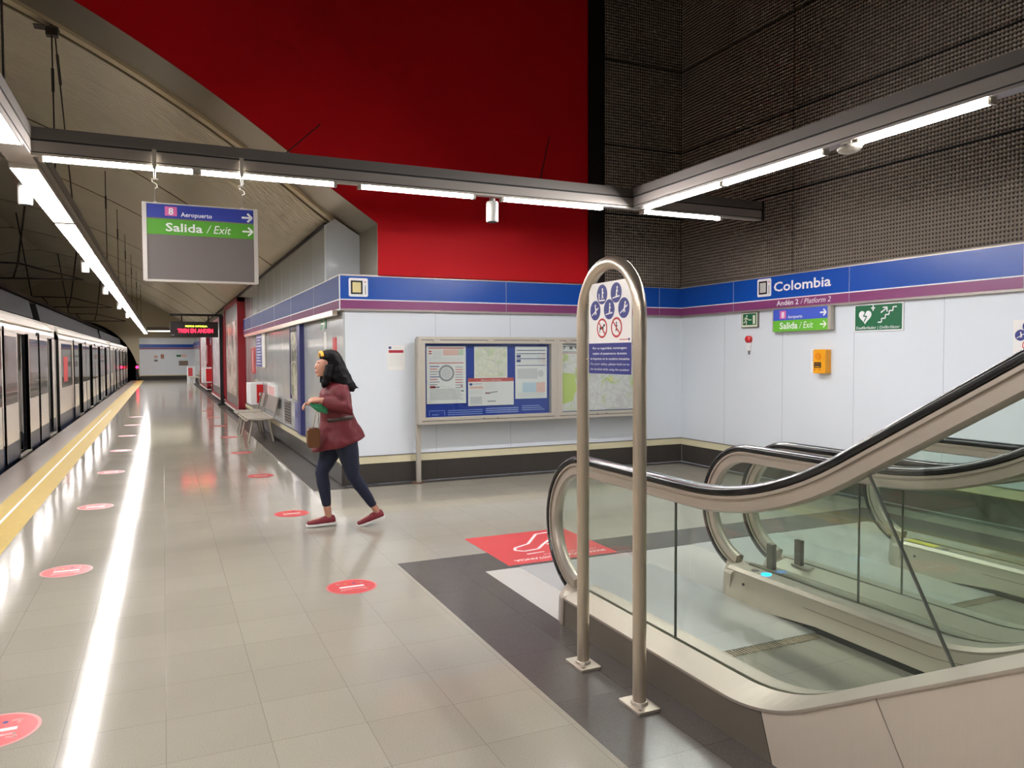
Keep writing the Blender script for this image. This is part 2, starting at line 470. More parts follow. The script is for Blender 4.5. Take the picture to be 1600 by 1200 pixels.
# front wall (with the notice cabinets), pale panels
def panel_wall(mb, axis, at, a0, a1, z0, z1, thick, seams, face):
    """axis 'y': wall in plane y=at from x=a0..a1; axis 'x': wall in plane x=at from y=a0..a1; face = direction of its front"""
    if axis == 'y':
        mb.use(PANEL).box(a0, a1, at, at+thick, z0, z1)
        for q in seams: mb.use(SEAM).box(q-.0025, q+.0025, at-.0015, at, z0, z1)
    else:
        mb.use(PANEL).box(at, at+thick*(-face), a0, a1, z0, z1)
        for q in seams: mb.use(SEAM).box(at+face*.0015, at, q-.0025, q+.0025, z0, z1)
mb = MB(PANEL); panel_wall(mb, 'y', YF, XS+.02, XR+.3, 0, 2.6, .3, [2.13+1.05*k for k in range(1, 5)], -1)
struct(mb.build('wall_front'))
mb = MB(PANEL); panel_wall(mb, 'x', XR, YN, YF+.3, 0, 2.6, .3, [8.33-1.08*k for k in range(0, 14)], -1)
struct(mb.build('wall_right'))
# platform side wall
mb = MB(PANEL2)
mb.box(XS, XS+.25, YF+.96, YE, 2.5, 3.36).box(XS, XS+.25, YF+.3, YE, 0, 2.57).box(XS, XS+.02, YF, YF+.3, 0, 2.57)
for k in range(45): mb.use(SEAM).box(XS-.0015, XS, 10.2+1.08*k-.0025, 10.2+1.08*k+.0025, .36, 3.34)
struct(mb.build('wall_side'))
struct(MB(mat('joint dark', (46, 42, 36), .7)).box(XS-.03, XS+.05, YF+.95, YE, 3.33, 3.37).build('trim_31'))
# bands: blue, thin white, purple, grey lip painting the shadow underneath; cream strip; dark plinth
def band(mb, axis, at, a0, a1, face, cuts, BL=None, PU=None):
    BL = BL or BLUE; PU = PU or PURPLE
    def B(o0, o1, z0, z1, m):
        if axis == 'y': mb.use(m).box(a0, a1, at-o1, at-o0, z0, z1)
        else: mb.use(m).box(at-o1, at-o0, a0, a1, z0, z1)
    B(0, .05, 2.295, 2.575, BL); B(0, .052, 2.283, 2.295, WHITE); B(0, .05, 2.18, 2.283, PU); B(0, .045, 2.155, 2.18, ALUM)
    B(0, .052, 2.575, 2.585, ALU)
    B(0, .028, .27, .36, CREAM); B(0, .02, .02, .27, GB); B(0, .034, .36, .366, ALUD)
    for q in cuts:
        if axis == 'y': mb.use(SEAM).box(q-.002, q+.002, at-.0525, at-.05, 2.18, 2.575)
        else: mb.use(SEAM).box(at-.0525, at-.05, q-.002, q+.002, 2.18, 2.575)
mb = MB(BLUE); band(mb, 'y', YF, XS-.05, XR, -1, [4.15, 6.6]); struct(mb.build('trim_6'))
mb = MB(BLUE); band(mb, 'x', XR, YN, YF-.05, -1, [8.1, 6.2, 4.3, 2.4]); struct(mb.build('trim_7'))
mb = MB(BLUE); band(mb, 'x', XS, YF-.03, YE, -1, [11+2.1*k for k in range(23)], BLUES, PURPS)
mb.use(WHITE).box(XS-.056, XS-.045, YF-.056, YF-.045, 2.16, 2.58)
struct(mb.build('trim_8'))
# bright steel trunking under the side band
struct(MB(STEELT).box(XS-.11, XS-.05, YF+.1, 20.5, 2.10, 2.165).build('trim_9'))

# red upper wall with the arched opening to the platform vault
ZT = 7.6
def ring_pts(x0, x1, n): return [(x0+(x1-x0)*i/n) for i in range(n+1)]
xo = [2.435, 2.435]+[2.4351]+ring_pts(2.40, -12.7, 60)
mb = MB(REDW)
for a, b in zip(xo[1:], xo[2:]):
    za, zb = arc(a), arc(b)
    mb.add([(a, YF, za), (b, YF, zb), (b, YF, ZT), (a, YF, ZT), (a, YF+.3, za), (b, YF+.3, zb), (b, YF+.3, ZT), (a, YF+.3, ZT)],
           [(0, 3, 2, 1), (4, 5, 6, 7)])
mb.box(2.435, 5.43, YF, YF+.3, 2.58, ZT)
struct(mb.build('wall_front'))
# stainless reveal round the opening
mb = MB(STEELR)
path = [(2.435, 2.585), (2.435, arc(2.435))]+[(x, arc(x)) for x in xo[3:]]
for (a, za), (b, zb) in zip(path, path[1:]):
    d = Vector((b-a, zb-za)).normalized(); nx, nz = d.y*.0, 0
    n = Vector((d.y, -d.x))*-1
    i0 = (a, za); i1 = (b, zb)
    off = .018
    q = [(a, YF-.004, za), (b, YF-.004, zb), (b, YF+1.0, zb), (a, YF+1.0, za)]
    ux, uz = n.x*.004, n.y*.004
    q2 = [(x+ux, y, z+uz) for x, y, z in q]
    q3 = [(x-ux*0, y, z) for x, y, z in q]
    mb.add(q2+q3, [(3, 2, 1, 0), (4, 5, 6, 7), (0, 1, 5, 4), (2, 3, 7, 6)])
struct(mb.build('trim_10', smooth=True))
# pale panel closing the top of the side wall next to the reveal, behind the band
mb = MB(PANEL)
mb.prism([(XS-.03, 2.56), (2.43, 2.56), (2.43, 3.22), (2.1, 3.42), (XS-.03, 3.33)], 'y', YF+.92, YF+.96)
struct(mb.build('wall_side'))
struct(MB(ALU).box(XS-.05, 2.434, YF-.05, YF+.95, 2.575, 2.59).build('trim_11'))
# dark column strip and perforated cladding
mb = MB(mat('dark steel smooth', (44, 38, 34), .4, .6))
mb.box(5.43, 5.68, YF-.04, YF+.2, 2.585, ZT)
struct(mb.build('trim_12'))
levels = [2.59, 3.60, 4.56, 5.74, 6.8, 7.6]
mb = MB(PERF)
for a, b in zip(levels, levels[1:]):
    mb.use(PERF).box(5.69, 7.03, YF-.03, YF, a+.012, b-.012)
mb.use(VOID).box(5.68, 7.3, YF, YF+.2, 2.58, ZT)
struct(mb.build('wall_front'))
mb = MB(PERF)
for a, b in zip(levels, levels[1:]):
    for y0, y1 in ((9.27, 7.075), (7.065, 3.9), (3.89, .7), (.69, -2.5), (-2.51, -5.7)):
        mb.use(PERF).box(XR-.03, XR, y1, y0, a+.014, b-.014)
mb.use(VOID).box(XR, XR+.2, YN, YF, 2.58, ZT)
struct(mb.build('wall_right'))
struct(MB(ALUD).box(XR-.05, XR, YN, YF-.05, 2.585, 2.6).build('trim_13'))
# hall ceiling, left and near walls
struct(MB(mat('hall ceiling', (60, 55, 50), .8)).box(XL-.3, XR+.3, YN-.3, YF+.3, ZT, ZT+.2).build('ceiling'))
struct(MB(mat('hall wall', (150, 146, 138), .6)).box(XL-.2, XL, YN, YF, -1.4, ZT).build('wall_left'))
mb = MB(mat('hall wall', (150, 146, 138), .6)).box(XL, XR, YN-.2, YN, -1.4, ZT)
struct(mb.build('wall_near'))

# platform vault
mb = MB(VAULT)
xs = [2.43]+ring_pts(2.35, -13.1, 60)
for a, b in zip(xs, xs[1:]):
    mb.add([(a, YF+1.0, arc(a)), (b, YF+1.0, arc(b)), (b, YE+.3, arc(b)), (a, YE+.3, arc(a))], [(0, 1, 2, 3)])
o = struct(mb.build('ceiling', smooth=True))
struct(MB(mat('hall wall', (150, 146, 138), .6)).box(XL-.2, XL, YF, YE, 0, 3.4).build('wall_opposite'))
# heavier ribs and edge moulding across the vault
def rib(y0, y1, drop, m, name):
    mb = MB(m)
    xs = ring_pts(2.3, -12.8, 44)
    for a, b in zip(xs, xs[1:]):
        za, zb = arc(a), arc(b)
        mb.add([(a, y0, za-drop), (b, y0, zb-drop), (b, y1, zb-drop), (a, y1, za-drop), (a, y0, za+.02), (b, y0, zb+.02), (b, y1, zb+.02), (a, y1, za+.02)],
               [(0, 1, 2, 3), (0, 4, 5, 1), (3, 2, 6, 7)])
    return struct(mb.build(name, smooth=False))
VR = mat('vault moulding', (206, 192, 158), .5)
rib(YF+1.0, YF+1.16, .05, VR, 'trim_14')
rib(YF+1.34, YF+1.39, .02, mat('vault groove', (120, 104, 76), .6), 'trim_15')
for i, y in enumerate((16.4, 21.5, 29, 36, 43, 50)):
    rib(y, y+.06, .012, mat('vault groove', (120, 104, 76), .6), 'trim_%d' % (16+i))

# far end wall with the tunnel mouth
ec, ea, eb = -5.1, 3.62, 4.25
def ell(x):
    q = 1-((x-ec)/ea)**2
    return -.2+eb*math.sqrt(max(q, 0))
mb = MB(mat('vault end', (196, 184, 156), .6))
xs = ring_pts(-1.49, -8.7, 40)
for a, b in zip(xs, xs[1:]):
    mb.add([(a, YE, ell(a)), (b, YE, ell(b)), (b, YE, arc(b)), (a, YE, arc(a))], [(0, 1, 2, 3)])
mb.box(-1.49, 2.4, YE, YE+.2, 2.95, 5.6); mb.box(-13, -8.7, YE, YE+.2, 0, 5.4)
struct(mb.build('wall_back'))
mb = MB(PANEL).box(-1.49, XS, YE, YE+.2, 0, 2.95)
mb.use(BLUE).box(-1.49, XS, YE-.04, YE, 2.27, 2.5); mb.use(PURPLE).box(-1.49, XS, YE-.04, YE, 2.15, 2.26)
mb.use(WHITE).box(-1.49, XS, YE-.04, YE, 2.26, 2.27); mb.use(ALU).box(-1.49, XS, YE-.06, YE, 2.93, 2.97)
mb.use(CREAM).box(-1.49, XS, YE-.03, YE, .3, .36); mb.use(GB).box(-1.49, XS, YE-.02, YE, 0, .3)
mb.use(SEAM)
for k in range(4): mb.box(-.6+.8*k, -.595+.8*k, YE-.003, YE, .36, 2.15)
struct(mb.build('wall_back'))
mb = MB(VOID)
for a, b in zip(xs, xs[1:]):
    mb.add([(a, YE, ell(a)), (b, YE, ell(b)), (b, YE+16, ell(b)), (a, YE+16, ell(a))], [(0, 1, 2, 3)])
mb.box(-9.5, -1, YE+16, YE+16.1, -1.4, 4.5)
mb.box(-1.5, -1.48, YE+.01, YE+16, -1.2, .8)
struct(mb.build('wall_back'))

# ------------------------------------------------------------------ lighting rails and lamps
def rail_x(mb, x0, x1, y, z=3.2):
    mb.use(ALUD).box(x0, x1, y-.045, y+.06, z+.135, z+.225)
    mb.use(DARK).box(x0, x1, y-.03, y+.045, z+.12, z+.135)
    mb.use(ALUM).box(x0, x1, y-.035, y+.05, z+.035, z+.12)
    mb.use(DARK).box(x0+.01, x1-.01, y-.025, y+.04, z+.025, z+.035)
    mb.use(ALU).box(x0, x1, y-.03, y+.045, z+.005, z+.026)
def rail_y(mb, y0, y1, x, z=3.2, w=.075):
    mb.use(ALUD).box(x-w, x+w, y0, y1, z+.135, z+.225)
    mb.use(DARK).box(x-w+.02, x+w-.02, y0, y1, z+.12, z+.135)
    mb.use(ALUM).box(x-w+.005, x+w-.005, y0, y1, z+.035, z+.12)
    mb.use(DARK).box(x-w+.02, x+w-.02, y0+.01, y1-.01, z+.025, z+.035)
    mb.use(ALUM).box(x-w+.01, x+w-.01, y0, y1, z+.005, z+.026)
YB, XB, XP = 7.15, 4.78, -1.02
BEAM_L = thing('lighting_rail', 'long grey lighting rail crossing the hall from above the platform to the right wall', 'light fixture')
mb = MB(ALUD); rail_x(mb, XP+.1, 6.55, YB); mb.build('rail', BEAM_L)
mb = MB(DARK); mb.box(6.55, 6.58, YB-.05, YB+.065, 3.2, 3.43); mb.build('end_cap', BEAM_L)
for a, b in (((1.03, YB, 3.42), (1.757, YF, 4.36)), ((3.6, YB, 3.42), (4.83, YF, 4.56))):
    MB(CABLE).tube([a, b], .006, 6).build('cable', BEAM_L)
settle(BEAM_L)
BEAM_R = thing('lighting_rail', 'grey lighting rail running above the escalators towards the camera', 'light fixture')
mb = MB(ALUD); rail_y(mb, 1.2, YB-.06, XB, w=.07); mb.build('rail', BEAM_R)
for y in (1.6,):
    mb = MB(CABLE); mb.tube([(XB, y, 3.42), (XB, y, ZT)], .005, 6); mb.build('cable', BEAM_R)
mb = MB(ALU); mb.ball((XB-.02, 4.24, 3.155), .075, .1, .04, m=ALU); mb.box(XB-.05, XB+.03, 4.2, 4.3, 3.17, 3.21); mb.build('junction_box', BEAM_R, smooth=True)
settle(BEAM_R)
BEAM_P = thing('lighting_rail', 'very long lighting rail running the length of the platform beside the train', 'light fixture')
mb = MB(ALUD); rail_y(mb, -5.5, 57.2, XP, w=.11); mb.build('rail', BEAM_P)
settle(BEAM_P)
BEAM_F = thing('lighting_rail', 'short lighting rail crossing the platform at its far end', 'light fixture')
mb = MB(ALUD); rail_x(mb, XP+.14, 1.6, 51.3); mb.build('rail', BEAM_F)
settle(BEAM_F)

def tube_part(par, p0, p1, r=.014, m=None):
    p0 = Vector(p0); p1 = Vector(p1)
    mb = MB(m or TUBE); mb.tube([p0, p1], r, 8); mb.build('tube', par, smooth=True)
GRX = 'single tube lamps under the crossing rail'
lab = ['fluorescent tube lamp on crossing rail, leftmost, next to the platform row',
       'fluorescent tube lamp on crossing rail, above the right half of the hanging sign',
       'fluorescent tube lamp on crossing rail, just left of the white camera canister',
       'fluorescent tube lamp on crossing rail, just right of the white camera canister',
       'fluorescent tube lamp on crossing rail, right of the rail junction']
for (x0, x1), l in zip(((-.84, .26), (.33, 1.46), (1.72, 2.84), (3.18, 4.32), (4.88, 5.93)), lab):
    L_ = thing('fluorescent_lamp', l, 'lamp', group=GRX)
    tube_part(L_, (x0, YB-.01, 3.185), (x1, YB-.01, 3.185), .017, TUBE1)
    for xx in (x0-.03, x1): MB(ALU).box(xx, xx+.03, YB-.03, YB+.03, 3.165, 3.204).build('socket', L_)
    mb = MB(ALU); mb.box(x0, x1, YB+.022, YB+.03, 3.172, 3.205); mb.build('reflector', L_)
    settle(L_)
lab = ['fluorescent tube lamp above the escalators, farthest, against the rail junction',
       'fluorescent tube lamp above the escalators, second from the junction',
       'fluorescent tube lamp above the escalators, beyond the small junction box towards the camera',
       'fluorescent tube lamp above the escalators, nearest the camera and outside the photo']
for (y0, y1), l in zip(((5.72, 6.9), (4.5, 5.66), (3.17, 4.15), (1.4, 2.7)), lab):
    L_ = thing('fluorescent_lamp', l, 'lamp', group='tube lamps above the escalators')
    tube_part(L_, (XB-.01, y0, 3.185), (XB-.01, y1, 3.185), .017, TUBE1)
    for yy in (y0-.02, y1): MB(ALU).box(XB-.03, XB+.03, yy, yy+.02, 3.165, 3.204).build('socket', L_)
    mb = MB(ALU); mb.box(XB+.024, XB+.032, y0, y1, 3.172, 3.205); mb.build('reflector', L_)
    settle(L_)
# double row over the platform
proto = None; ys = []
y = -4.6
while y < 6.0: ys.append(y); y += 2.9
ys = [-4.85, -1.95, .95, 3.85]+[7.45+2.9*k for k in range(17)]
for i, y0 in enumerate(ys):
    if proto is None:
        proto = thing('fluorescent_lamp', 'double fluorescent lamp in the long row above the platform', 'lamp', group='double lamps in the row above the platform')
        for dx in (-.06, .06):
            for s0 in (0, 1.42):
                tube_part(proto, (XP+dx, y0+s0+.04, 3.185), (XP+dx, y0+s0+1.38, 3.185), .015)
        for sx_ in (-1, 1): MB(ALUM).box(XP+sx_*.1, XP+sx_*.108, y0, y0+2.84, 3.168, 3.206).build('reflector', proto)  # side flaps added to limit lamp light on the vault
        for s0 in (0, 1.38, 2.8): MB(ALU).box(XP-.1, XP+.1, y0+s0, y0+s0+.04, 3.165, 3.204).build('socket', proto)
        settle(proto)
        py0 = y0
    else:
        copy_tree(proto, (0, y0-py0, 0))
L_ = thing('fluorescent_lamp', 'thin lamp across the platform at the far end wall', 'lamp')
tube_part(L_, (XP+.2, 51.3, 3.185), (1.5, 51.3, 3.185), .02, mat('tube dim', (255, 255, 255), .5, emit=(255, 246, 220), es=3.0))
for xx in (XP+.17, 1.5): MB(ALU).box(xx, xx+.03, 51.27, 51.33, 3.165, 3.204).build('socket', L_)
settle(L_)
# lamps on the unseen rest of the hall behind the camera
# white camera canisters hanging from the rails
def canister(x, y, z1, label, r=.062, h=.2):
    t = thing('surveillance_camera', label, 'security camera', group='white canister cameras under the rails')
    mb = MB(mat('camera white', (226, 224, 216), .3, coat=.4))
    mb.tube([(x, y, z1-h), (x, y, z1-h+.012), (x, y, z1-.02), (x, y, z1)], [r*.96, r, r, r*.9], 24); mb.build('housing', t, smooth=True)
    MB(ALUM).cyl((x, y, z1), (x, y, z1+.03), .03, 12).build('bracket', t, smooth=True)
    MB(DARK).cyl((x, y, z1-h-.004), (x, y, z1-h+.002), r*.8, 20).build('lens_cover', t, smooth=True)
    settle(t)
canister(3.05, YB-.02, 3.15, 'white canister camera hanging in the middle of the crossing rail')
for y, l in ((8.25, 'nearest the hanging sign'), (14.4, 'second along the row'), (19.2, 'third along the row'), (25, 'fourth along the row'), (30.5, 'fifth and farthest along the row')):
    canister(XP-.12 if y > 9 else XP-.1, y, 3.19, 'white canister camera under the platform lamp row, '+l, .06, .19)
# suspension cables with turnbuckles from the platform row to the vault
def hanger(x, y, z0, z1, label, dx=0., tb=True):
    t = thing('suspension_cable', label, 'cable', group='suspension cables of the platform lamp row')
    MB(CABLE).tube([(x, y, z0), (x+dx, y, z1)], .008, 6).build('cable', t)
    if tb:
        f = .62
        p = Vector((x, y, z0)).lerp(Vector((x+dx, y, z1)), f); q = Vector((x, y, z0)).lerp(Vector((x+dx, y, z1)), f+.13)
        MB(CABLE).cyl(p, q, .016, 8).build('turnbuckle', t)
    settle(t)
hanger(-1.0, 6.55, 3.42, ZT, 'thin cable at the picture edge, holding the platform lamp row near the crossing rail', tb=False)
hanger(-1.1, 10.36, 3.42, arc(-1.1)-.04, 'dark cable with turnbuckle dropping from the vault anchor to the lamp row')
t = thing('suspension_cable', 'slanting dark cable running from the vault anchor down along the lamp row', 'cable', group='suspension cables of the platform lamp row')
za_ = arc(-1.1)-.05
MB(CABLE).tube([(-1.08, 10.42, za_), (-1.04, 11.75, 3.42)], .008, 6).build('cable', t)
MB(CABLE).tube([(-1.075, 10.60, za_-.25), (-1.068, 10.80, za_-.54)], .016, 8).build('turnbuckle', t); settle(t)
t = thing('cable_anchor', 'dark steel anchor bracket on the vault edge where two cables hang', 'bracket')
MB(mat('anchor brown', (62, 50, 40), .7)).box(-1.28, -.92, 10.31, 10.46, za_-.03, arc(-.92)-.0).build('bracket', t)
MB(CABLE).box(-1.16, -1.04, 10.34, 10.44, za_-.12, za_-.03).build('shackle', t); settle(t)
for y in (18, 22.5, 27, 32, 38, 45):
    hanger(XP, y, 3.42, arc(XP), 'dark cable holding the platform lamp row behind the hanging sign')

# ------------------------------------------------------------------ hanging direction sign
def dir_sign_print(P, w, z0, z1, gb, gg, n, full):
    pass
t = thing('hanging_sign', 'hanging platform sign with blue and green stripes reading Salida / Exit over a grey blank', 'sign')
sx0, sx1, sz0, sz1, sy = -.125, .765, 2.24, 2.885, 7.08
MB(GREYP).box(sx0+.02, sx1-.02, sy-.025, sy+.025, sz0+.01, sz1-.004).build('panel', t)
MB(mat('sign frame', (206, 200, 192), .4, .3)).box(sx0-.012, sx0+.022, sy-.035, sy+.035, sz0, sz1+.004).box(sx1-.022, sx1+.012, sy-.035, sy+.035, sz0, sz1+.004).box(sx0, sx1, sy-.03, sy+.03, sz0-.005, sz0+.012).box(sx0, sx1, sy-.03, sy+.03, sz1-.006, sz1+.004).build('frame', t)
mb = MB(); P = Panel(mb, (sx0+.022, sy-.0255, sz0), (1, 0, 0), (0, 0, 1)); w = sx1-sx0-.044; h = sz1-sz0
P.rect(0, h*.815, w, h*.99, .0005, SIGNB); P.rect(0, h*.60, w, h*.80, .0005, GREEN)
P.rect(w*.165, h*.845, w*.275, h*.965, .001, PINK8); P.text('8', w*.22, h*.862, h*.085, .0015, WHITE, .03, align='c')
P.text('Aeropuerto', w*.31, h*.845, .036, .001, WHITE, .01, width=w*.29)
P.text('Salida', w*.17, h*.648, .068, .001, WHITE, .018, width=w*.34); P.text('/ Exit', w*.545, h*.648, .068, .001, WHITE, 0, .25, width=w*.235)
P.arrow(w*.885, h*.885, .085, .017, .001, WHITE); P.arrow(w*.89, h*.70, .085, .014, .001, WHITE)
mb.build('lettering', t)
for x in (sx0+.09, sx1-.11):
    mb = MB(ALU)
    mb.box(x-.016, x+.016, sy-.01, sy, 3.17, 3.33); mb.tube([(x, sy, 3.17), (x, sy, 3.09)], .009, 8)
    mb.tube([(x, sy, 3.09), (x-.02, sy, 3.08), (x-.02, sy, 3.06), (x+.012, sy, 3.045), (x+.02, sy, 3.02), (x, sy, 3.01)], .005, 6)
    mb.tube([(x-.03, sy, 3.085), (x+.03, sy, 3.085)], .007, 6)
    mb.build('hook', t)
    mb = MB(CABLE); mb.tube([(x, sy, 3.01), (x, sy, sz1)], .003, 6); mb.use(ALU).box(x-.012, x+.012, sy-.006, sy+.006, sz1, sz1+.016); mb.build('hanger', t)
settle(t)

# ------------------------------------------------------------------ right wall items (plane x = XR, reading direction -Y)
def rw(mb, y, z, x=XR): return Panel(mb, (x, y, z), (0, -1, 0), (0, 0, 1))
# station name
t = thing('station_name_sign', 'white Colombia and platform lettering on the blue band of the right wall', 'sign')
mb = MB(); P = rw(mb, 7.355, 2.0, XR-.0505)
P.text('Colombia', .0, .385, .115, .0012, WHITE, .018, width=.9)
P.text('And\u00e9n 2', .05, .205, .062, .0014, WHITE, .015, width=.36); P.text('/ Platform 2', .44, .205, .062, .0014, WHITE, 0, .25, width=.46)
mb.build('lettering', t)
def code_plate(O, U, w, h, label, cat='plaque', yellow=False):
    U = Vector(U); V = Vector((0, 0, 1)); N = U.cross(V)
    t = thing('wall_plaque', label, cat)
    mb = MB(); P = Panel(mb, O, U, V)
    r = .02; pts = []
    for cu, cv, st in ((w-r, h-r, 0), (r, h-r, 90), (r, r, 180), (w-r, r, 270)):
        for i in range(5): q = R(st+22.5*i); pts.append((cu+r*math.cos(q), cv+r*math.sin(q)))
    vs = [P.p(u, v, 0) for u, v in pts]+[P.p(u, v, .006) for u, v in pts]; n = len(pts)
    mb.use(WHITE); mb.add(vs, [tuple(range(n, 2*n))]+[(i, (i+1) % n, n+(i+1) % n, n+i) for i in range(n)])
    mb.build('plate', t)
    mb = MB(); P = Panel(mb, O, U, V)
    P.rect(.025, .03, w*.72, h-.03, .0066, BLACK); 
    P.rect(.045, .05, w*.72-.02, h-.05, .0072, mat('pale yellow', (226, 210, 150), .5) if yellow else mat('pale grey', (196, 194, 188), .5))
    P.poly([(w*.86-.014, h*.8), (w*.86, h*.8-.01), (w*.86+.014, h*.8), (w*.86, h*.8+.01)], .007, REDS)
    P.rect(w*.84, .03, w*.88, h*.62, .007, GREYP)
    mb.build('print', t); settle(t)
settle(t)
code_plate((XR-.0505, 7.64, 2.335), (0, -1, 0), .24, .225, 'white square plaque left of the word Colombia')
code_plate((2.06, YF-.0505, 2.325), (1, 0, 0), .235, .225, 'white square plaque on the blue band at the left wall corner', yellow=True)

# direction sign below
t = thing('direction_sign', 'small blue and green exit sign box on the right wall below Colombia', 'sign')
y0, y1, z0, z1 = 7.36, 6.44, 1.88, 2.154
MB(ALU).box(XR-.07, XR, y1, y0, z0, z1).build('box', t, bevel=.004)
mb = MB(); P = rw(mb, y0-.02, z0, XR-.0705); w = y0-y1-.06; h = z1-z0
P.rect(0, h*.5, w, h, .0006, SIGNB2); P.rect(0, .0, w, h*.5, .0006, GREEN2)
P.rect(w*.13, h*.57, w*.25, h*.93, .0012, PINK8); P.text('8', w*.19, h*.62, h*.25, .0018, WHITE, .03, align='c')
P.text('Aeropuerto', w*.285, h*.58, .038, .0012, WHITE, .01, width=w*.27)
P.text('Salida', w*.13, h*.12, .078, .0012, WHITE, .018, width=w*.34); P.text('/ Exit', w*.5, h*.12, .078, .0012, WHITE, 0, .25, width=w*.25)
P.arrow(w*.87, h*.75, .09, .018, .0012, WHITE); P.arrow(w*.87, h*.25, .09, .015, .0012, WHITE)
mb.build('lettering', t); settle(t)

# running-man sign
t = thing('emergency_exit_sign', 'small green running man sign near the corner of the right wall', 'sign')
y0, z0, w, h = 7.97, 1.95, .31, .205
MB(ALUD).box(XR-.025, XR, y0-w, y0, z0, z0+h).build('frame', t, bevel=.003)
mb = MB(); P = rw(mb, y0, z0, XR-.0255); IV = mat('ivory', (226, 228, 200), .4)
P.rect(.012, .012, w-.012, h-.012, .0005, IV); P.rect(.03, .035, w-.03, h-.02, .001, DGREEN)
P.rect(w*.7, .035+.012, w*.84, h-.045, .0015, IV)
P.disc(w*.34, h*.76, .013, .0015, IV)
P.line([(w*.31, h*.68), (w*.27, h*.46), (w*.33, h*.34), (w*.29, h*.2)], .016, .0015, IV); P.line([(w*.27, h*.46), (w*.2, h*.34), (w*.14, h*.34)], .014, .0017, IV)
P.line([(w*.31, h*.66), (w*.22, h*.62), (w*.17, h*.52)], .01, .0019, IV); P.line([(w*.32, h*.64), (w*.38, h*.52), (w*.43, h*.6)], .01, .0021, IV)
P.line([(w*.44, h*.5), (w*.62, h*.5)], .012, .0015, IV)
mb.build('print', t); settle(t)

# defibrillator sign
t = thing('defibrillator_sign', 'green sign with white heart and stairs on the right wall', 'sign')
y0, z0, w, h = 6.16, 1.845, .62, .30
MB(WHITE).box(XR-.012, XR, y0-w, y0, z0, z0+h).build('plate', t)
mb = MB(); P = rw(mb, y0, z0, XR-.0125)
P.rect(.014, .014, w-.014, h-.014, .0005, DGREEN)
hc = []
for i in range(28):
    q = 2*PI*i/28; hc.append((w*.235+.0052*16*math.sin(q)**3, h*.55+.0052*(13*math.cos(q)-5*math.cos(2*q)-2*math.cos(3*q)-math.cos(4*q))))
P.poly(hc[::-1], .001, WHITE)
P.line([(w*.25, h*.72), (w*.2, h*.56), (w*.27, h*.56), (w*.215, h*.36)], .013, .0016, DGREEN)
P.line([(w*.36, h*.84), (w*.44, h*.84)], .016, .001, WHITE); P.line([(w*.40, h*.94), (w*.40, h*.74)], .016, .0013, WHITE)
st = []
for i in range(5): st += [(w*(.5+.075*i), h*(.32+.13*i)), (w*(.5+.075*(i+1)), h*(.32+.13*i))]
P.line(st, .013, .001, WHITE)
P.line([(w*.56, h*.66), (w*.68, h*.82)], .014, .001, WHITE); P.line([(w*.60, h*.84), (w*.69, h*.84)], .014, .0012, WHITE); P.line([(w*.685, h*.84), (w*.685, h*.68)], .014, .0014, WHITE)
P.text('Desfibrilador', w*.05, h*.09, .03, .001, WHITE, .01, width=w*.42); P.text('| Defibrillator', w*.49, h*.09, .03, .001, WHITE, 0, .2, width=w*.45)
mb.build('print', t); settle(t)

# alarm beacon
t = thing('alarm_beacon', 'small red alarm beacon over a white fire call point on the right wall', 'alarm')
mb = MB(mat('alarm red', (205, 30, 36), .3)); mb.tube([(XR-.002, 7.83, 1.80), (XR-.05, 7.83, 1.80), (XR-.065, 7.83, 1.80)], [.045, .045, .03], 18); mb.build('beacon', t, smooth=True)
MB(WHITE).box(XR-.03, XR, 7.79, 7.87, 1.72, 1.755).box(XR-.04, XR, 7.80, 7.86, 1.65, 1.735).build('call_point', t, bevel=.004)
MB(GREYP).cyl((XR-.02, 7.83, 1.60), (XR-.02, 7.83, 1.65), .01, 10).build('conduit', t)
settle(t)
# intercom
t = thing('intercom', 'yellow emergency intercom box with round speaker on the right wall', 'intercom')
YI = mat('intercom yellow', (242, 166, 16), .35, coat=.2)
mb = MB(YI); mb.rbox(XR-.085, XR, 6.49, 6.675, 1.375, 1.655, .014, 'x'); mb.build('housing', t, smooth=True)
mb = MB(mat('intercom orange', (226, 140, 10), .35)); mb.cyl((XR-.093, 6.60, 1.575), (XR-.084, 6.60, 1.575), .042, 24); mb.build('speaker', t, smooth=True)
mb = MB(); P = rw(mb, 6.66, 1.44, XR-.0855); P.rect(.0, .0, .105, .065, .0008, DARK); P.text('INTERFONO', .012, .038, .012, .0014, YI, 0, width=.08); P.rect(.015, .012, .09, .02, .0014, YI)
mb.use(DARK); P.disc(.012, -.022, .008, .0008, DARK, 10); P.disc(.085, -.022, .008, .0008, DARK, 10); mb.build('label_plate', t)
settle(t)
t = thing('notice_card', 'white notice with a red ring left of the yellow intercom', 'notice')
mb = MB(WHITE).box(XR-.002, XR, 6.68, 6.79, 1.385, 1.66); P = rw(mb, 6.79, 1.385, XR-.0022)
for k in range(6): P.rect(.015, .25-.022*k, .095, .256-.022*k, .0004, mat('ink', (150, 150, 160), .6))
P.ring(.055, .09, .014, .022, .0004, REDS, 16)
mb.build('card', t); settle(t)

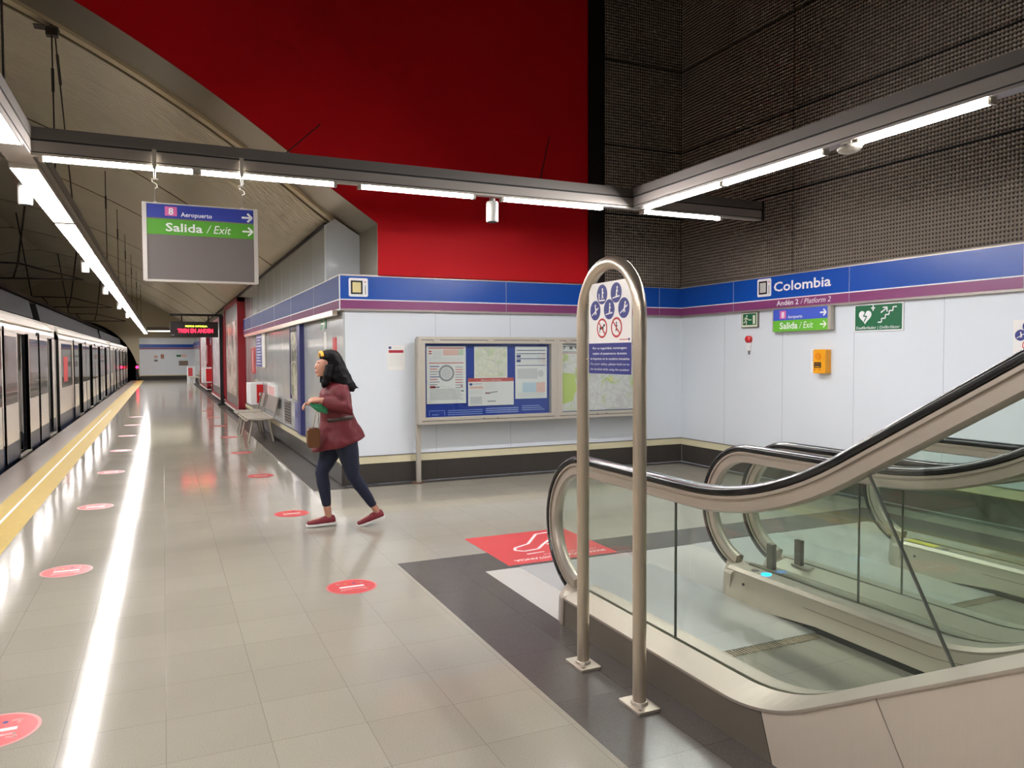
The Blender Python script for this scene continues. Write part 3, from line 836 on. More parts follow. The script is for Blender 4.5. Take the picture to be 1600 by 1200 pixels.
# escalator rules plates (right wall one is partly cut off by the frame)
ICOL = mat('rules navy', (46, 52, 124), .35)
IRED = mat('rules red', (190, 42, 48), .35)
IVW = mat('rules white', (236, 232, 228), .35)
def rules_print(P, w, h):
    P.rect(0, h*.345, w, h, .0005, IVW); P.rect(0, 0, w, h*.335, .0005, ICOL)
    r = w*.126
    def person(u, v, k, c, lean=0):
        P.disc(u+lean*k*.5, v+k*.62, k*.16, .0016, c, 10)
        P.line([(u+lean*k*.4, v+k*.45), (u, v-.02*k)], k*.26, .0016, c)
        P.line([(u, v), (u-k*.18, v-k*.55)], k*.15, .0018, c); P.line([(u, v), (u+k*.2, v-k*.52)], k*.15, .002, c)
        P.line([(u+lean*k*.4, v+k*.35), (u+k*.35, v+k*.1)], k*.1, .0022, c)
    for i, (u, v) in enumerate(((.33, .87), (.66, .87), (.165, .70), (.5, .70), (.835, .70))):
        cu, cv = w*u, h*v
        P.disc(cu, cv, r, .0010, ICOL)
        person(cu+r*.1, cv, r*.8, IVW, (0, .3, -.2, .1, .4)[i])
        if i == 0: P.line([(cu-r*.55, cv+r*.1), (cu-r*.55, cv-r*.6), (cu+r*.55, cv-r*.6)], r*.14, .0016, IVW)
        else: P.line([(cu-r*.65, cv-r*.5), (cu+r*.65, cv+r*(-.35 if i % 2 else .25))], r*.12, .0016, IVW)
    for u in (.33, .67):
        cu, cv = w*u, h*.5
        P.disc(cu, cv, r, .0010, IRED); P.disc(cu, cv, r*.8, .0013, IVW)
        if u < .5:
            P.line([(cu-r*.4, cv), (cu+r*.3, cv+r*.05)], r*.28, .0016, DARK); P.disc(cu+r*.42, cv+r*.28, r*.16, .0016, DARK, 8)
            P.line([(cu-r*.35, cv), (cu-r*.45, cv-r*.45)], r*.12, .0018, DARK); P.line([(cu+r*.22, cv), (cu+r*.3, cv-r*.45)], r*.12, .0018, DARK)
        else: person(cu, cv, r*.7, DARK)
        P.line([(cu-r*.62, cv+r*.62), (cu+r*.62, cv-r*.62)], r*.16, .0022, IRED)
    P.rect(w*.74, h*.365, w*.93, h*.373, .001, IRED); P.disc(w*.95, h*.37, w*.018, .001, ICOL, 10)
    ls = ['Por su seguridad, mantengase', 'sujeto al pasamanos durante', 'el trayecto en la escalera mecanica', 'For your safety, please hold on to', 'the handrail while using the escalator']
    for k, s_ in enumerate(ls):
        P.text(s_, w*.5, h*(.27-.058*k), h*.024, .0012, WHITE, .012 if k < 3 else 0, 0 if k < 3 else .2, width=w*(.8 if k < 2 else .92), align='c')
t = thing('rules_sign', 'white and navy escalator rules plate on the right wall at the picture edge', 'sign')
w, h = .40, .46
MB(IVW).box(XR-.006, XR, 4.41-w, 4.41, 1.44, 1.44+h).build('plate', t)
mb = MB(); rules_print(rw(mb, 4.41, 1.44, XR-.0065), w, h); mb.build('print', t); settle(t)

# ------------------------------------------------------------------ steel hoop with rules plate
t = thing('sign_hoop', 'brushed steel tube hoop holding the escalator rules sign, standing beside the near escalator', 'sign stand')
hx, ya, yb = 1.94, 2.865, 3.375
mb = MB(STEELT); cy = (ya+yb)/2; rr = (yb-ya)/2; zt = 2.04-rr
pth = [(hx, ya, .02), (hx, ya, zt)]+[(hx, cy-rr*math.cos(PI*i/20), zt+rr*math.sin(PI*i/20)) for i in range(1, 20)]+[(hx, yb, zt), (hx, yb, .02)]
mb.tube(pth, .031, 24); mb.build('tube_frame', t, smooth=True)
for y in (ya, yb):
    mb = MB(STEEL); mb.rbox(hx-.06, hx+.06, y-.085, y+.085, 0.001, .016, .01); mb.tube([(hx, y, .015), (hx, y, .03)], [.042, .036], 20)
    for dx in (-.04, .04): mb.cyl((hx+dx*.9, y+.06*(1 if dx > 0 else -1), .016), (hx+dx*.9, y+.06*(1 if dx > 0 else -1), .024), .009, 8)
    mb.build('base_plate', t, bevel=.002)
settle(t)
t = thing('rules_sign', 'white and navy escalator rules plate inside the steel hoop', 'sign')
w, h = .38, .44
MB(IVW).box(hx-.004, hx, 2.925, 2.925+w, 1.51, 1.51+h).build('plate', t)
mb = MB(); rules_print(Panel(mb, (hx-.0045, 2.925+w, 1.51), (0, -1, 0), (0, 0, 1)), w, h); mb.build('print', t)
mb = MB(STEELT)
for z in (1.58, 1.86): mb.cyl((hx+.004, 2.89, z), (hx+.004, 2.93, z), .004, 6); mb.cyl((hx+.004, 3.30, z), (hx+.004, 3.35, z), .004, 6)
mb.box(hx, hx+.004, 2.93, 3.3, 1.6, 1.63)
mb.build('bracket', t); settle(t)

# ------------------------------------------------------------------ notice cabinets
CBX0, CBX1, CBXM, CZ0, CZ1, CY0, CY1 = 2.87, 6.2, 4.80, .745, 1.84, 9.04, 9.16
PAPER = mat('paper', (232, 232, 226), .5); INK = mat('ink grey', (150, 150, 152), .6); INKR = mat('ink red', (206, 84, 76), .6); INKB = mat('ink blue', (60, 70, 130), .6)
PALE = mat('ink pale', (206, 206, 204), .6); PEACH = mat('ink peach', (232, 190, 176), .6); MINT = mat('ink mint', (196, 214, 186), .6); SKYB = mat('ink sky', (190, 212, 222), .6)
CABB = mat('cabinet blue', (16, 54, 150), .5)
MAP1 = mapmat('map pale', ((214, 222, 184), (226, 226, 206), (232, 228, 206), (206, 216, 176)), 7)
MAP2 = mapmat('map town', ((196, 214, 120), (226, 224, 214), (232, 228, 222), (222, 214, 210)), 5)
def cabinet(x0, x1, label):
    t = thing('notice_cabinet', label, 'notice board')
    mb = MB(ALU)
    f = .085
    mb.box(x0, x1, CY0, CY1, CZ1-f, CZ1).box(x0, x1, CY0, CY1, CZ0, CZ0+f).box(x0, x0+f, CY0, CY1, CZ0+f, CZ1-f).box(x1-f, x1, CY0, CY1, CZ0+f, CZ1-f)
    mb.box(x0, x1, CY1-.02, CY1, CZ0, CZ1)
    mb.build('frame', t, bevel=.004)
    mb = MB(DARK); mb.box(x0+.035, x1-.035, CY0-.001, CY0, CZ1-.045, CZ1-.038).box(x0+.035, x1-.035, CY0-.001, CY0, CZ0+.038, CZ0+.045).build('door_gap', t)
    for k in (.12, .5, .88):
        x = x0+(x1-x0)*k; MB(ALU).rbox(x-.045, x+.045, CY0-.014, CY0, CZ1-.062, CZ1-.04, .006, 'y').build('hinge', t)
    for k in (.45, .55):
        x = x0+(x1-x0)*k; MB(DARK).cyl((x, CY0-.004, CZ0+.05), (x, CY0, CZ0+.05), .006, 8).build('lock', t)
    MB(GLASSB).box(x0+f, x1-f, CY0+.012, CY0+.016, CZ0+f, CZ1-f).build('glass_pane', t)
    return t
t = cabinet(CBX0, CBXM, 'left glazed notice cabinet with blue back and four white posters')
bx0, bx1, bz0, bz1 = CBX0+.085, CBXM-.085, CZ0+.085, CZ1-.085
MB(CABB).box(bx0, bx1, CY1-.045, CY1-.02, bz0, bz1).build('backing', t)
mb = MB(); P = Panel(mb, (bx0, CY1-.0455, bz0), (1, 0, 0), (0, 0, 1)); w = bx1-bx0; h = bz1-bz0
LB = mat('pale blue ink', (150, 170, 226), .6)
P.line([(w*.04, h*.015), (w*.04, h*.085), (w*.155, h*.085), (w*.155, h*.015)], .006, .0006, LB); P.text('metro', w*.06, h*.02, .026, .0006, LB, .01)
for k in range(3):
    P.rect(w*.18, h*(.02+.028*k), w*.45, h*(.03+.028*k), .0006, LB); P.rect(w*.475, h*(.028+.028*k), w*.74, h*(.042+.028*k), .0006, LB); P.rect(w*.77, h*(.05+.028*k), w*(.96-.02*k), h*(.06+.028*k), .0006, LB)
mb.build('lettering', t); settle(t)
def poster(x, z, ww, hh, label, draw, dy=.052):
    t = thing('poster', label, 'poster')
    MB(PAPER).box(x, x+ww, CY1-dy, CY1-dy+.002, z, z+hh).build('sheet', t)
    mb = MB(); draw(Panel(mb, (x, CY1-dy-.0005, z), (1, 0, 0), (0, 0, 1)), ww, hh); mb.build('print', t); settle(t)
def d1(P, w, h):
    P.rect(w*.06, h*.955, w*.94, h*.97, .0006, INKR); P.rect(w*.06, h*.70, w*.94, h*.715, .0006, INKR)
    P.rect(w*.42, h*.84, w*.8, h*.94, .0006, PEACH); P.rect(w*.8, h*.84, w*.94, h*.94, .0006, MINT)
    for v in (.9, .86): P.rect(w*.06, h*v, w*.13, h*(v+.02), .0006, INKR)
    for k in range(6): P.rect(w*.16, h*(.8+.022*k), w*.38, h*(.806+.022*k), .0006, PALE)
    for k in range(3): P.rect(w*.08, h*(.74+.025*k), w*.92, h*(.745+.025*k), .0006, PALE)
    P.ring(w*.5, h*.53, w*.15, w*.2, .0006, INK, 24); P.disc(w*.5, h*.53, w*.13, .0006, PALE, 20)
    for k in range(9):
        c = (INKB, INKR, INK, INK)[k % 4]
        P.rect(w*.08, h*(.64-.045*k), w*(.27 if k % 2 else .32), h*(.655-.045*k), .0006, c); P.rect(w*.72, h*(.63-.045*k), w*.92, h*(.642-.045*k), .0006, (INK, INKR, INKR, INK)[k % 4])
    for k in range(9): P.rect(w*.08, h*(.07+.022*k), w*(.93-.04*(k % 3)), h*(.076+.022*k), .0006, INK)
    P.rect(w*.08, h*.27, w*.22, h*.31, .0006, INKR); P.rect(w*.86, h*.29, w*.91, h*.31, .0006, INKR); P.rect(w*.88, h*.21, w*.94, h*.225, .0006, DARK)
def d2(P, w, h): P.rect(w*.03, h*.03, w*.97, h*.97, .0006, MAP1)
def d3(P, w, h):
    P.rect(0, h*.87, w, h, .0006, INKR); P.text('Metro informa', w*.28, h*.9, .02, .001, PAPER, .01, width=w*.44)
    P.rect(w*.03, h*.74, w*.09, h*.82, .0006, INKB); P.rect(w*.1, h*.78, w*.3, h*.8, .0006, INK); P.rect(w*.03, h*.62, w*.32, h*.7, .0006, PEACH)
    for k in range(4): P.rect(w*.03, h*(.55-.04*k), w*.3, h*(.56-.04*k), .0006, PALE)
    P.rect(w*.04, h*.05, w*.3, h*.33, .0006, PALE); P.line([(w*.37, h*.44), (w*.64, h*.5)], .014, .0006, INK); P.line([(w*.37, h*.46), (w*.47, h*.44)], .014, .0008, mat('ink violet', (130, 50, 90), .6))
    for k in range(6): P.rect(w*.37, h*(.82-.045*k), w*.62, h*(.828-.045*k), .0006, PALE)
    P.rect(w*.42, h*.13, w*.6, h*.17, .0006, INK)
def d4(P, w, h):
    for v in (.92, .855, .76, .63): P.rect(w*.04, h*v, w*.96, h*(v+.014), .0006, INKB)
    for v in (.79, .7): P.rect(w*.04, h*v, w*.17, h*(v+.05), .0006, INKB)
    for v in (.83, .8, .74, .71, .67): P.rect(w*.22, h*v, w*.8, h*(v+.006), .0006, PALE); P.rect(w*.83, h*v, w*.95, h*(v+.012), .0006, PEACH)
    P.rect(w*.06, h*.38, w*.7, h*.58, .0006, PALE); P.rect(w*.22, h*.12, w*.66, h*.31, .0006, SKYB); P.rect(w*.66, h*.12, w*.94, h*.31, .0006, PEACH)
    for k in range(7): P.rect(w*.06, h*(.04+.011*k), w*.9, h*(.043+.011*k), .0006, PALE)
    P.disc(w*.8, h*.48, w*.1, .0006, PALE, 16)
W_ = bx1-bx0; H_ = bz1-bz0
poster(bx0+W_*.02, bz0+H_*.18, W_*.30, H_*.785, 'left white poster with red lines in the blue cabinet', d1)
poster(bx0+W_*.385, bz0+H_*.52, W_*.265, H_*.44, 'upper middle pale map sheet in the blue cabinet', d2)
poster(bx0+W_*.335, bz0+H_*.135, W_*.365, H_*.385, 'lower middle white sheet with red header in the blue cabinet', d3, .056)
poster(bx0+W_*.715, bz0+H_*.215, W_*.265, H_*.745, 'right white poster with navy lines in the blue cabinet', d4)
t = cabinet(CBXM, CBX1, 'right glazed notice cabinet holding a large town map, behind the steel hoop')
bx0, bx1 = CBXM+.085, CBX1-.085
MB(CABB).box(bx0, bx1, CY1-.045, CY1-.02, bz0, bz1).build('backing', t); settle(t)
def d5(P, w, h):
    P.rect(.0, h*.9, w, h, .0006, PAPER); P.text('7  & CHAMARTIN', w*.02, h*.93, .04, .001, DARK, .02, width=w*.6); P.rect(0, h*.885, w, h*.893, .0006, DARK)
    P.rect(0, h*.865, w, h*.872, .0006, INKR)
    P.rect(w*.01, h*.01, w*.99, h*.86, .0006, MAP2)
    GRN = mat('park green', (196, 216, 110), .5)
    P.poly([(w*.01, h*.1), (w*.14, h*.16), (w*.2, h*.34), (w*.16, h*.56), (w*.01, h*.58)], .0009, GRN)
    P.disc(w*.33, h*.52, .05, .0009, GRN, 12); P.disc(w*.66, h*.47, .035, .0009, mat('map yellow', (232, 224, 120), .5), 10)
    P.line([(w*.05, h*.05), (w*.5, h*.45), (w*.97, h*.8)], .012, .0011, PAPER); P.line([(w*.4, h*.02), (w*.55, h*.85)], .01, .0012, PAPER); P.line([(w*.2, h*.8), (w*.97, h*.25)], .01, .0013, PAPER)
poster(bx0+.015, bz0+.01, bx1-bx0-.03, H_-.02, 'large town map behind the steel hoop', d5)
# support posts of the cabinets
for x, l in ((CBX0+.03, 'left aluminium leg of the notice cabinets, standing on the dark floor border'), (CBX1-.03, 'right aluminium leg of the notice cabinets, seen beside the steel hoop')):
    t = thing('cabinet_post', l, 'post', group='posts carrying the notice cabinets')
    MB(ALU).box(x-.028, x+.028, CY1+.0, CY1+.05, .012, CZ1-.02).build('post', t, bevel=.003)
    MB(mat('rusty plate', (110, 84, 68), .6)).cyl((x, CY1+.03, .0015), (x, CY1+.03, .012), .085, 20).build('base_plate', t)
    settle(t)
# paper notice on the front wall
t = thing('notice_card', 'small white paper notice with red stripe, left of the cabinets', 'notice')
mb = MB(PAPER).box(2.545, 2.765, YF-.003, YF, 1.425, 1.73); P = Panel(mb, (2.545, YF-.0032, 1.425), (1, 0, 0), (0, 0, 1))
P.rect(.015, .215, .205, .25, .0004, mat('notice red', (176, 40, 58), .5)); P.rect(.015, .265, .05, .295, .0004, INKB); P.rect(.06, .275, .18, .282, .0004, PALE)
for k in range(9): P.rect(.02, .19-.017*k, .2, .194-.017*k, .0004, PALE)
mb.build('sheet', t); settle(t)

# ------------------------------------------------------------------ floor stickers
k = 0
pos = [('left', -.69, 3.84+2.70*i) for i in range(8)]+[('right', 1.16, 5.23+2.72*i) for i in range(8)]
ordn = ['nearest', 'second', 'third', 'fourth', 'fifth', 'sixth', 'seventh', 'farthest']
for i, (side, x, y) in enumerate(pos):
    mb = MB(); P = Panel(mb, (x, y, 0.0), (-1, 0, 0), (0, -1, 0)); P.N = Vector((0, 0, 1))
    q = .0016
    P.disc(0, 0, .175, q, PINK, 40); P.disc(0, 0, .16, q+.0004, REDS, 40); 
    for a in range(4):
        th = R(45+90*a); P.line([(.095*math.cos(th+.2), .095*math.sin(th+.2)), (.13*math.cos(th), .13*math.sin(th)), (.095*math.cos(th-.2), .095*math.sin(th-.2))], .014, q+.0008, PINK)
    P.rect(-.085, -.014, .085, .016, q+.0008, IVW)
    P.text('MANT\u00c9N LA DISTANCIA', 0, .045, .016, q+.0008, IVW, .01, width=.17, align='c')
    P.disc(.03, -.075, .012, q+.0008, YEL, 10); P.disc(-.03, -.075, .012, q+.0008, INKB, 10)
    o = mb.build('floor_sticker')
    o.location = (x, y, 0)
    for v in o.data.vertices: v.co.x -= x; v.co.y -= y
    if side == 'left':
        l = '%s round red distance sticker in the row along the yellow strip' % ordn[i]
    else:
        l = '%s round red distance sticker in the row along the side wall' % ordn[i-8]
    tag(o, l, 'floor sticker', 'round red distance stickers on the platform floor')
mb = MB(); P = Panel(mb, (3.33, 6.18, 0.0), (-1, 0, 0), (0, -1, 0)); P.N = Vector((0, 0, 1)); w, h = .97, .95
P.rect(0, 0, w, h, .0018, REDS)
P.text('MANTENGA LA DISTANCIA', w*.06, h*.865, .05, .0024, IVW, .02, width=w*.84)
P.text('KEEP YOUR DISTANCE', w*.1, h*.79, .03, .0024, IVW, 0, width=w*.5)
P.line([(w*.12, h*.1), (w*.2, h*.1), (w*.34, h*.12), (w*.56, h*.42), (w*.72, h*.5), (w*.76, h*.58), (w*.7, h*.64), (w*.56, h*.62), (w*.44, h*.48), (w*.24, h*.28), (w*.12, h*.24), (w*.1, h*.16), (w*.12, h*.1)], .026, .0024, IVW)
P.line([(w*.3, h*.5), (w*.42, h*.62)], .03, .0024, IVW); P.line([(w*.3, h*.62), (w*.3, h*.5), (w*.42, h*.5)], .03, .0028, IVW)
P.line([(w*.55, h*.72), (w*.72, h*.74)], .02, .0024, IVW)
o = mb.build('floor_sticker')
tag(o, 'big red rectangular floor sticker with white escalator drawing in front of the escalators', 'floor sticker')

# ------------------------------------------------------------------ escalators
SL = math.tan(R(30)); YEND = -1.6
def rail_path():
    """outer contour of the handrail in the (y, z) plane, newel foot first"""
    pts = []; cy, cz, r = 3.93, .56, .44
    for i in range(21):
        a = R(-76+166*i/20); pts.append((cy+r*math.cos(a), cz+r*math.sin(a)))
    y0 = 2.45; rr = 1.75; t = rr*math.tan(R(15)); ys = y0+t; zc = 1.0
    n = 6
    for i in range(1, n): pts.append((cy+(ys-cy)*i/n, zc))
    for i in range(0, 11):
        a = R(30*i/10); pts.append((ys-rr*math.sin(a), zc+rr*(1-math.cos(a))))
    ye = pts[-1][0]; ze = pts[-1][1]
    for i in range(1, 9):
        y = ye+(YEND-ye)*i/8; pts.append((y, ze+(ye-y)*SL))
    return pts
def zdeck(y, z0=.17, yb=2.28, rr=.93):
    t = rr*math.tan(R(15)); ys = yb+t
    if y >= ys: return z0
    ye = ys-rr*.5
    if y >= ye: return z0+rr-math.sqrt(rr*rr-(ys-y)**2)
    return z0+(yb-y)*SL
RP = rail_path()
def normals(pts):
    out = []
    for i in range(len(pts)):
        a = Vector(pts[max(i-1, 0)]); b = Vector(pts[min(i+1, len(pts)-1)]); d = (b-a).normalized()
        out.append(Vector((d.y, -d.x)))      # travels towards -y on top: outward = up
    return out
NR = normals(RP)
def off(i, n):
    return (RP[i][0]+NR[i].x*n, RP[i][1]+NR[i].y*n)
def sweep_rail(mb, prof, m=None):
    """prof: closed polygon of (x, n) with n measured outward from the rail contour"""
    if m: mb.use(m)
    rings = []
    for i in range(len(RP)):
        rings.append([(x, *off(i, n)) for x, n in prof])
    mb.loft(rings)
def sweep_deck(mb, sec, ys, m=None):
    if m: mb.use(m)
    mb.loft([[(x, y, zdeck(y)+dz) for x, dz in sec] for y in ys])
YS = [3.93, 3.6, 3.2, 2.9, 2.7]+[2.6-.05*i for i in range(0, 17)]+[1.6, 1.2, .6, 0, -.6, -1.1, YEND]
XG, XG2 = 2.27, 3.52
def build_escalator(t):
    # handrails, guide profiles
    for s, xg in ((0, XG), (1, XG2)):
        mb = MB(BLACK)
        pr = []
        for i in range(13):
            a = PI*i/12; pr.append((xg+.042*math.cos(a), -.020+.020*math.sin(a)))
        pr += [(xg-.042, -.036), (xg-.03, -.044), (xg+.03, -.044), (xg+.042, -.036)]
        sweep_rail(mb, pr); mb.build('handrail', t, smooth=True)
        mb = MB(STEEL)
        sweep_rail(mb, [(xg+.036, -.044), (xg-.036, -.044), (xg-.036, -.058), (xg-.024, -.060), (xg-.024, -.068), (xg-.030, -.070), (xg-.030, -.110), (xg-.012, -.12), (xg+.012, -.12), (xg+.030, -.110), (xg+.030, -.070), (xg+.024, -.068), (xg+.024, -.060), (xg+.036, -.058)])
        mb.build('handrail_guide', t, smooth=True)
        # glass panes with joints: vertical at 3.04, then square to the slope
        ztop = lambda y: None
        inner = [off(i, -.118) for i in range(len(RP))]
        def cut(a0, a1):
            return [p for p in inner if a1 <= p[0] <= a0]
        g = .003
        i0 = [k_ for k_, p in enumerate(inner) if p[0] <= 3.04][0]
        # first pane
        yb0 = 3.9
        poly = inner[1:i0]+[(3.04+g, inner[i0][1]), (3.04+g, .19), (yb0, .19)]
        MB(GLASS).prism(poly, 'x', xg-.006, xg+.006).build('glass_pane', t)
        # second pane up to first slanted joint
        def topz(y):
            for (a, za), (b, zb) in zip(inner, inner[1:]):
                if b <= y <= a and za > .6: return za+(zb-za)*(a-y)/(a-b)
            return 1
        def joint(yt):
            zt = topz(yt); d = .0
            y, z = yt, zt
            while z > zdeck(y)+.02: y -= .5*.02; z -= .866*.02
            return (yt, zt), (y, z)
        def bottom(y1, y0):      # from y1 (smaller) to y0 (larger)
            k_ = 14
            return [(y1+(y0-y1)*i/k_, zdeck(y1+(y0-y1)*i/k_)+.02) for i in range(1, k_)]
        SEAL = mat('glass seal', (84, 88, 80), .5)
        MB(SEAL).box(xg-.0062, xg+.0062, 3.04-.0025, 3.04+.0025, .205, inner[i0][1]).build('glass_seal', t)
        tops = [1.92, .62, -.65]
        prev_t, prev_b = (3.04-g, inner[i0][1]), (3.04-g, .19)
        for yt in tops+[None]:
            if yt is None:
                jt, jb = (YEND+.55, topz(YEND+.55)), (YEND+.55, zdeck(YEND+.55)+.02)
            else:
                jt, jb = joint(yt)
                MB(SEAL).prism([(jt[0]+.002, jt[1]), (jt[0]-.004, jt[1]), (jb[0]-.004, jb[1]), (jb[0]+.002, jb[1])], 'x', xg-.0062, xg+.0062).build('glass_seal', t)
            top = [p for p in inner if jt[0]+.01 < p[0] < prev_t[0]-.01 and p[1] > .6]
            poly = [prev_t]+top+[jt, jb]+bottom(jb[0], prev_b[0])+[prev_b]
            MB(GLASS).prism(poly, 'x', xg-.006, xg+.006).build('glass_pane', t)
            prev_t, prev_b = (jt[0]-2*g, topz(jt[0]-2*g)), (jb[0]-2*g, zdeck(jb[0]-2*g)+.02)
        # decks: outer slopes away, inner is flat; sg=-1 outer side is -x
        sg = -1 if s == 0 else 1
        xo_ = xg+sg*.15; xi_ = xg-sg*.13
        mb = MB(STEEL)
        sweep_deck(mb, [(xo_, -.012), (xo_, 0), (xg+sg*.012, .035), (xg+sg*.012, -.012)], YS)
        mb.build('outer_deck', t)
        mb = MB(STEEL)
        sweep_deck(mb, [(xg-sg*.012, -.012), (xg-sg*.012, .035), (xg-sg*.105, .03), (xi_, .012), (xi_, -.02)], [3.98]+YS[1:])
        mb.build('inner_deck', t)
        # skirt panel; dark strip for the brush and the shadow wedge beside the steps
        mb = MB(CLAD)
        rings = []
        for y in [3.96]+YS[1:]:
            zl = zdeck(y)-.13 if y < 3.2 else (.002 if y > 3.4 else .002+(.038)*(3.4-y)/.2)
            zl = max(zl, .002); rings.append([(xi_, y, zdeck(y)), (xi_-sg*.03, y, zl), (xi_-sg*.02, y, zl), (xi_+sg*.01, y, zdeck(y)-.01)])
        mb.loft(rings); mb.build('skirt_panel', t)
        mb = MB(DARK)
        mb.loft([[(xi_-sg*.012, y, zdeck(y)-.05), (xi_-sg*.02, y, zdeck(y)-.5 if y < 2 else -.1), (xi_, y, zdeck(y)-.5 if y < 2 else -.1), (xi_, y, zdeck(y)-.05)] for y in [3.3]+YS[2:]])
        mb.build('brush_shadow', t)
        # closing piece at the newel foot
        mb = MB(STEEL)
        xin = xi_-sg*.02
        pl = [(xo_, 3.92), (xo_, 3.95), (xo_-sg*.03, 4.03), (xg+sg*.03, 4.10), (xg-sg*.04, 4.10), (xin+sg*.01, 4.0), (xin, 3.92)]
        mb.loft([[(x, y+.012, .003) for x, y in pl], [(x, y, .155) for x, y in pl], [(x+(xg-x)*.06, y-.01, .178+(.022 if abs(x-xg) < .11 else -.004)) for x, y in pl]])
        mb.build('end_cap', t)
    # side cladding in panels
    for s in (0, 1):
        x0, x1 = (XG-.142, XG-.122) if s == 0 else (XG2+.122, XG2+.142)
        def side(poly, m): MB(m).prism(poly, 'x', x0, x1).build('side_panel', t)
        def topl(a, b, n=10): return [(a+(b-a)*i/n, zdeck(a+(b-a)*i/n)-.012) for i in range(n+1)]
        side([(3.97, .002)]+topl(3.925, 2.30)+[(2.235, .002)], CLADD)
        side([(2.23, .002)]+topl(2.295, 1.765)+[(1.495, .002)], CLAD)
        side([(1.49, .002)]+topl(1.76, .2)+[(-.14, .002)], CLAD)
        side([(-.145, .002)]+topl(.195, YEND)+[(YEND, .002)], CLAD)
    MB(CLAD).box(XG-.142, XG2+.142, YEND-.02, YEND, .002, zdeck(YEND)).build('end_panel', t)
    # landing plates and comb
    MB(LAND).box(XG+.15, XG2-.15, 3.43, 5.165, .0012, .006).build('landing_plate', t, bevel=.001)
    mb = MB(LAND); mb.box(XG+.15, XG2-.15, 3.2, 3.425, .001, .008)
    mb.use(STEELT)
    for i in range(44):
        x = XG+.16+i*(.93/44); mb.box(x, x+.010, 3.13, 3.2, .002, .006)
    mb.build('comb_plate', t)
    mb = MB(DARK); mb.box(XG+.14, XG2-.14, 3.425, 3.43, .001, .0015); mb.box(XG+.15, XG2-.15, 5.165, 5.172, .001, .0016); mb.build('joint', t)
    # steps
    def zstep(n):
        v = max(0., 2.50-n)*SL
        return v if v > .25 else (v**2/.5 if v > 0 else 0)
    k = 0; yn = 3.2
    xa, xb = XG+.165, XG2-.165
    while yn > YEND+.3:
        zt_ = zstep(yn-.05)-.002; zn = zstep(yn+.35)-.002
        pts = []; nr = 30; wd = (xb-xa)/nr
        for i in range(nr):
            x = xa+i*wd
            pts += [(x, zt_-.008), (x+wd*.15, zt_), (x+wd*.6, zt_), (x+wd*.75, zt_-.008)]
        pts += [(xb, zt_-.05), (xa, zt_-.05)]
        mb = MB(TREAD); mb.prism(pts, 'y', yn-.396, yn)
        if zt_-zn > .02: mb.box(xa, xb, yn-.02, yn-.004, zn-.05, zt_-.01)
        mb.use(DARK).box(xa, xb, yn-.005, yn+.004, zt_-.03, zt_-.0035)
        mb.build('step', t); yn -= .4; k += 1
    # lower rail indicator on the right inner deck
    z = .17+.031
    mb = MB(mat('indicator blue', (10, 120, 220), .2, emit=(20, 150, 255), es=1.6)); mb.cyl((XG2-.062, 3.69, z-.006), (XG2-.062, 3.69, z+.004), .032, 20); mb.build('indicator_lamp', t, smooth=True)
    mb = MB(mat('button grey', (110, 108, 108), .3, .6)); mb.cyl((XG2-.062, 3.79, z-.006), (XG2-.062, 3.79, z+.003), .026, 20); mb.build('key_switch', t, smooth=True)
    mb = MB(DARK).cyl((XG2-.155, 3.80, .12), (XG2-.148, 3.80, .12), .009, 10); mb.build('sensor', t)
e1 = thing('escalator', 'near escalator with glass sides, in front of the steel hoop sign stand', 'escalator', group='escalators rising towards the camera')
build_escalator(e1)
base = Vector((2.9, 3.9, 0)); e1.location = base
for c in e1.children: c.location = -base
DX = 1.60
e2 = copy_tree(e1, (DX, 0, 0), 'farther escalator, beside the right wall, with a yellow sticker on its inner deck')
# yellow sticker instead of blue lamp on the second one
for c in list(e2.children):
    if c.name.startswith('key_switch'): c.location.y -= .17
    elif c.name.startswith('indicator_lamp'): bpy.data.objects.remove(c)
mb = MB(mat('sticker yellow', (232, 222, 60), .4)); mb.box(XG2-.1+DX, XG2-.03+DX, 3.69, 3.92, .2045, .2065)
mb.use(IVW).box(XG2-.1+DX, XG2-.03+DX, 3.92, 3.965, .2045, .2063)
o = mb.build('warning_sticker', e2); o.location = -Vector(e2.location)
# filler deck and stop posts between the two escalators
xm0, xm1 = XG2+.151, XG+DX-.151
t = thing('deck_cover', 'steel cover strip filling the gap between the two escalators', 'cover plate')
mb = MB(STEEL)
mb.loft([[(xm0, y, zdeck(y)-.03), (xm0, y, zdeck(y)-.002), (xm1, y, zdeck(y)-.002), (xm1, y, zdeck(y)-.03)] for y in YS]); mb.build('plate', t)
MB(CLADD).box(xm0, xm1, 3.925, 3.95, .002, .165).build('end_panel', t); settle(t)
for x, l in ((XG2+.055, 'short steel stop post at the newel foot of the near escalator'), (XG+DX-.055, 'short steel stop post at the newel foot of the farther escalator')):
    tt = thing('stop_post', l, 'post', group='stop posts between the escalators')
    zb = .198
    MB(STEELD).rbox(x-.018, x+.018, 3.74, 3.80, zb, zb+.17, .008).build('post', tt, bevel=.002)
    MB(STEEL).rbox(x-.03, x+.03, 3.66, 3.82, zb-.002, zb+.006, .012).build('base_plate', tt); settle(tt)

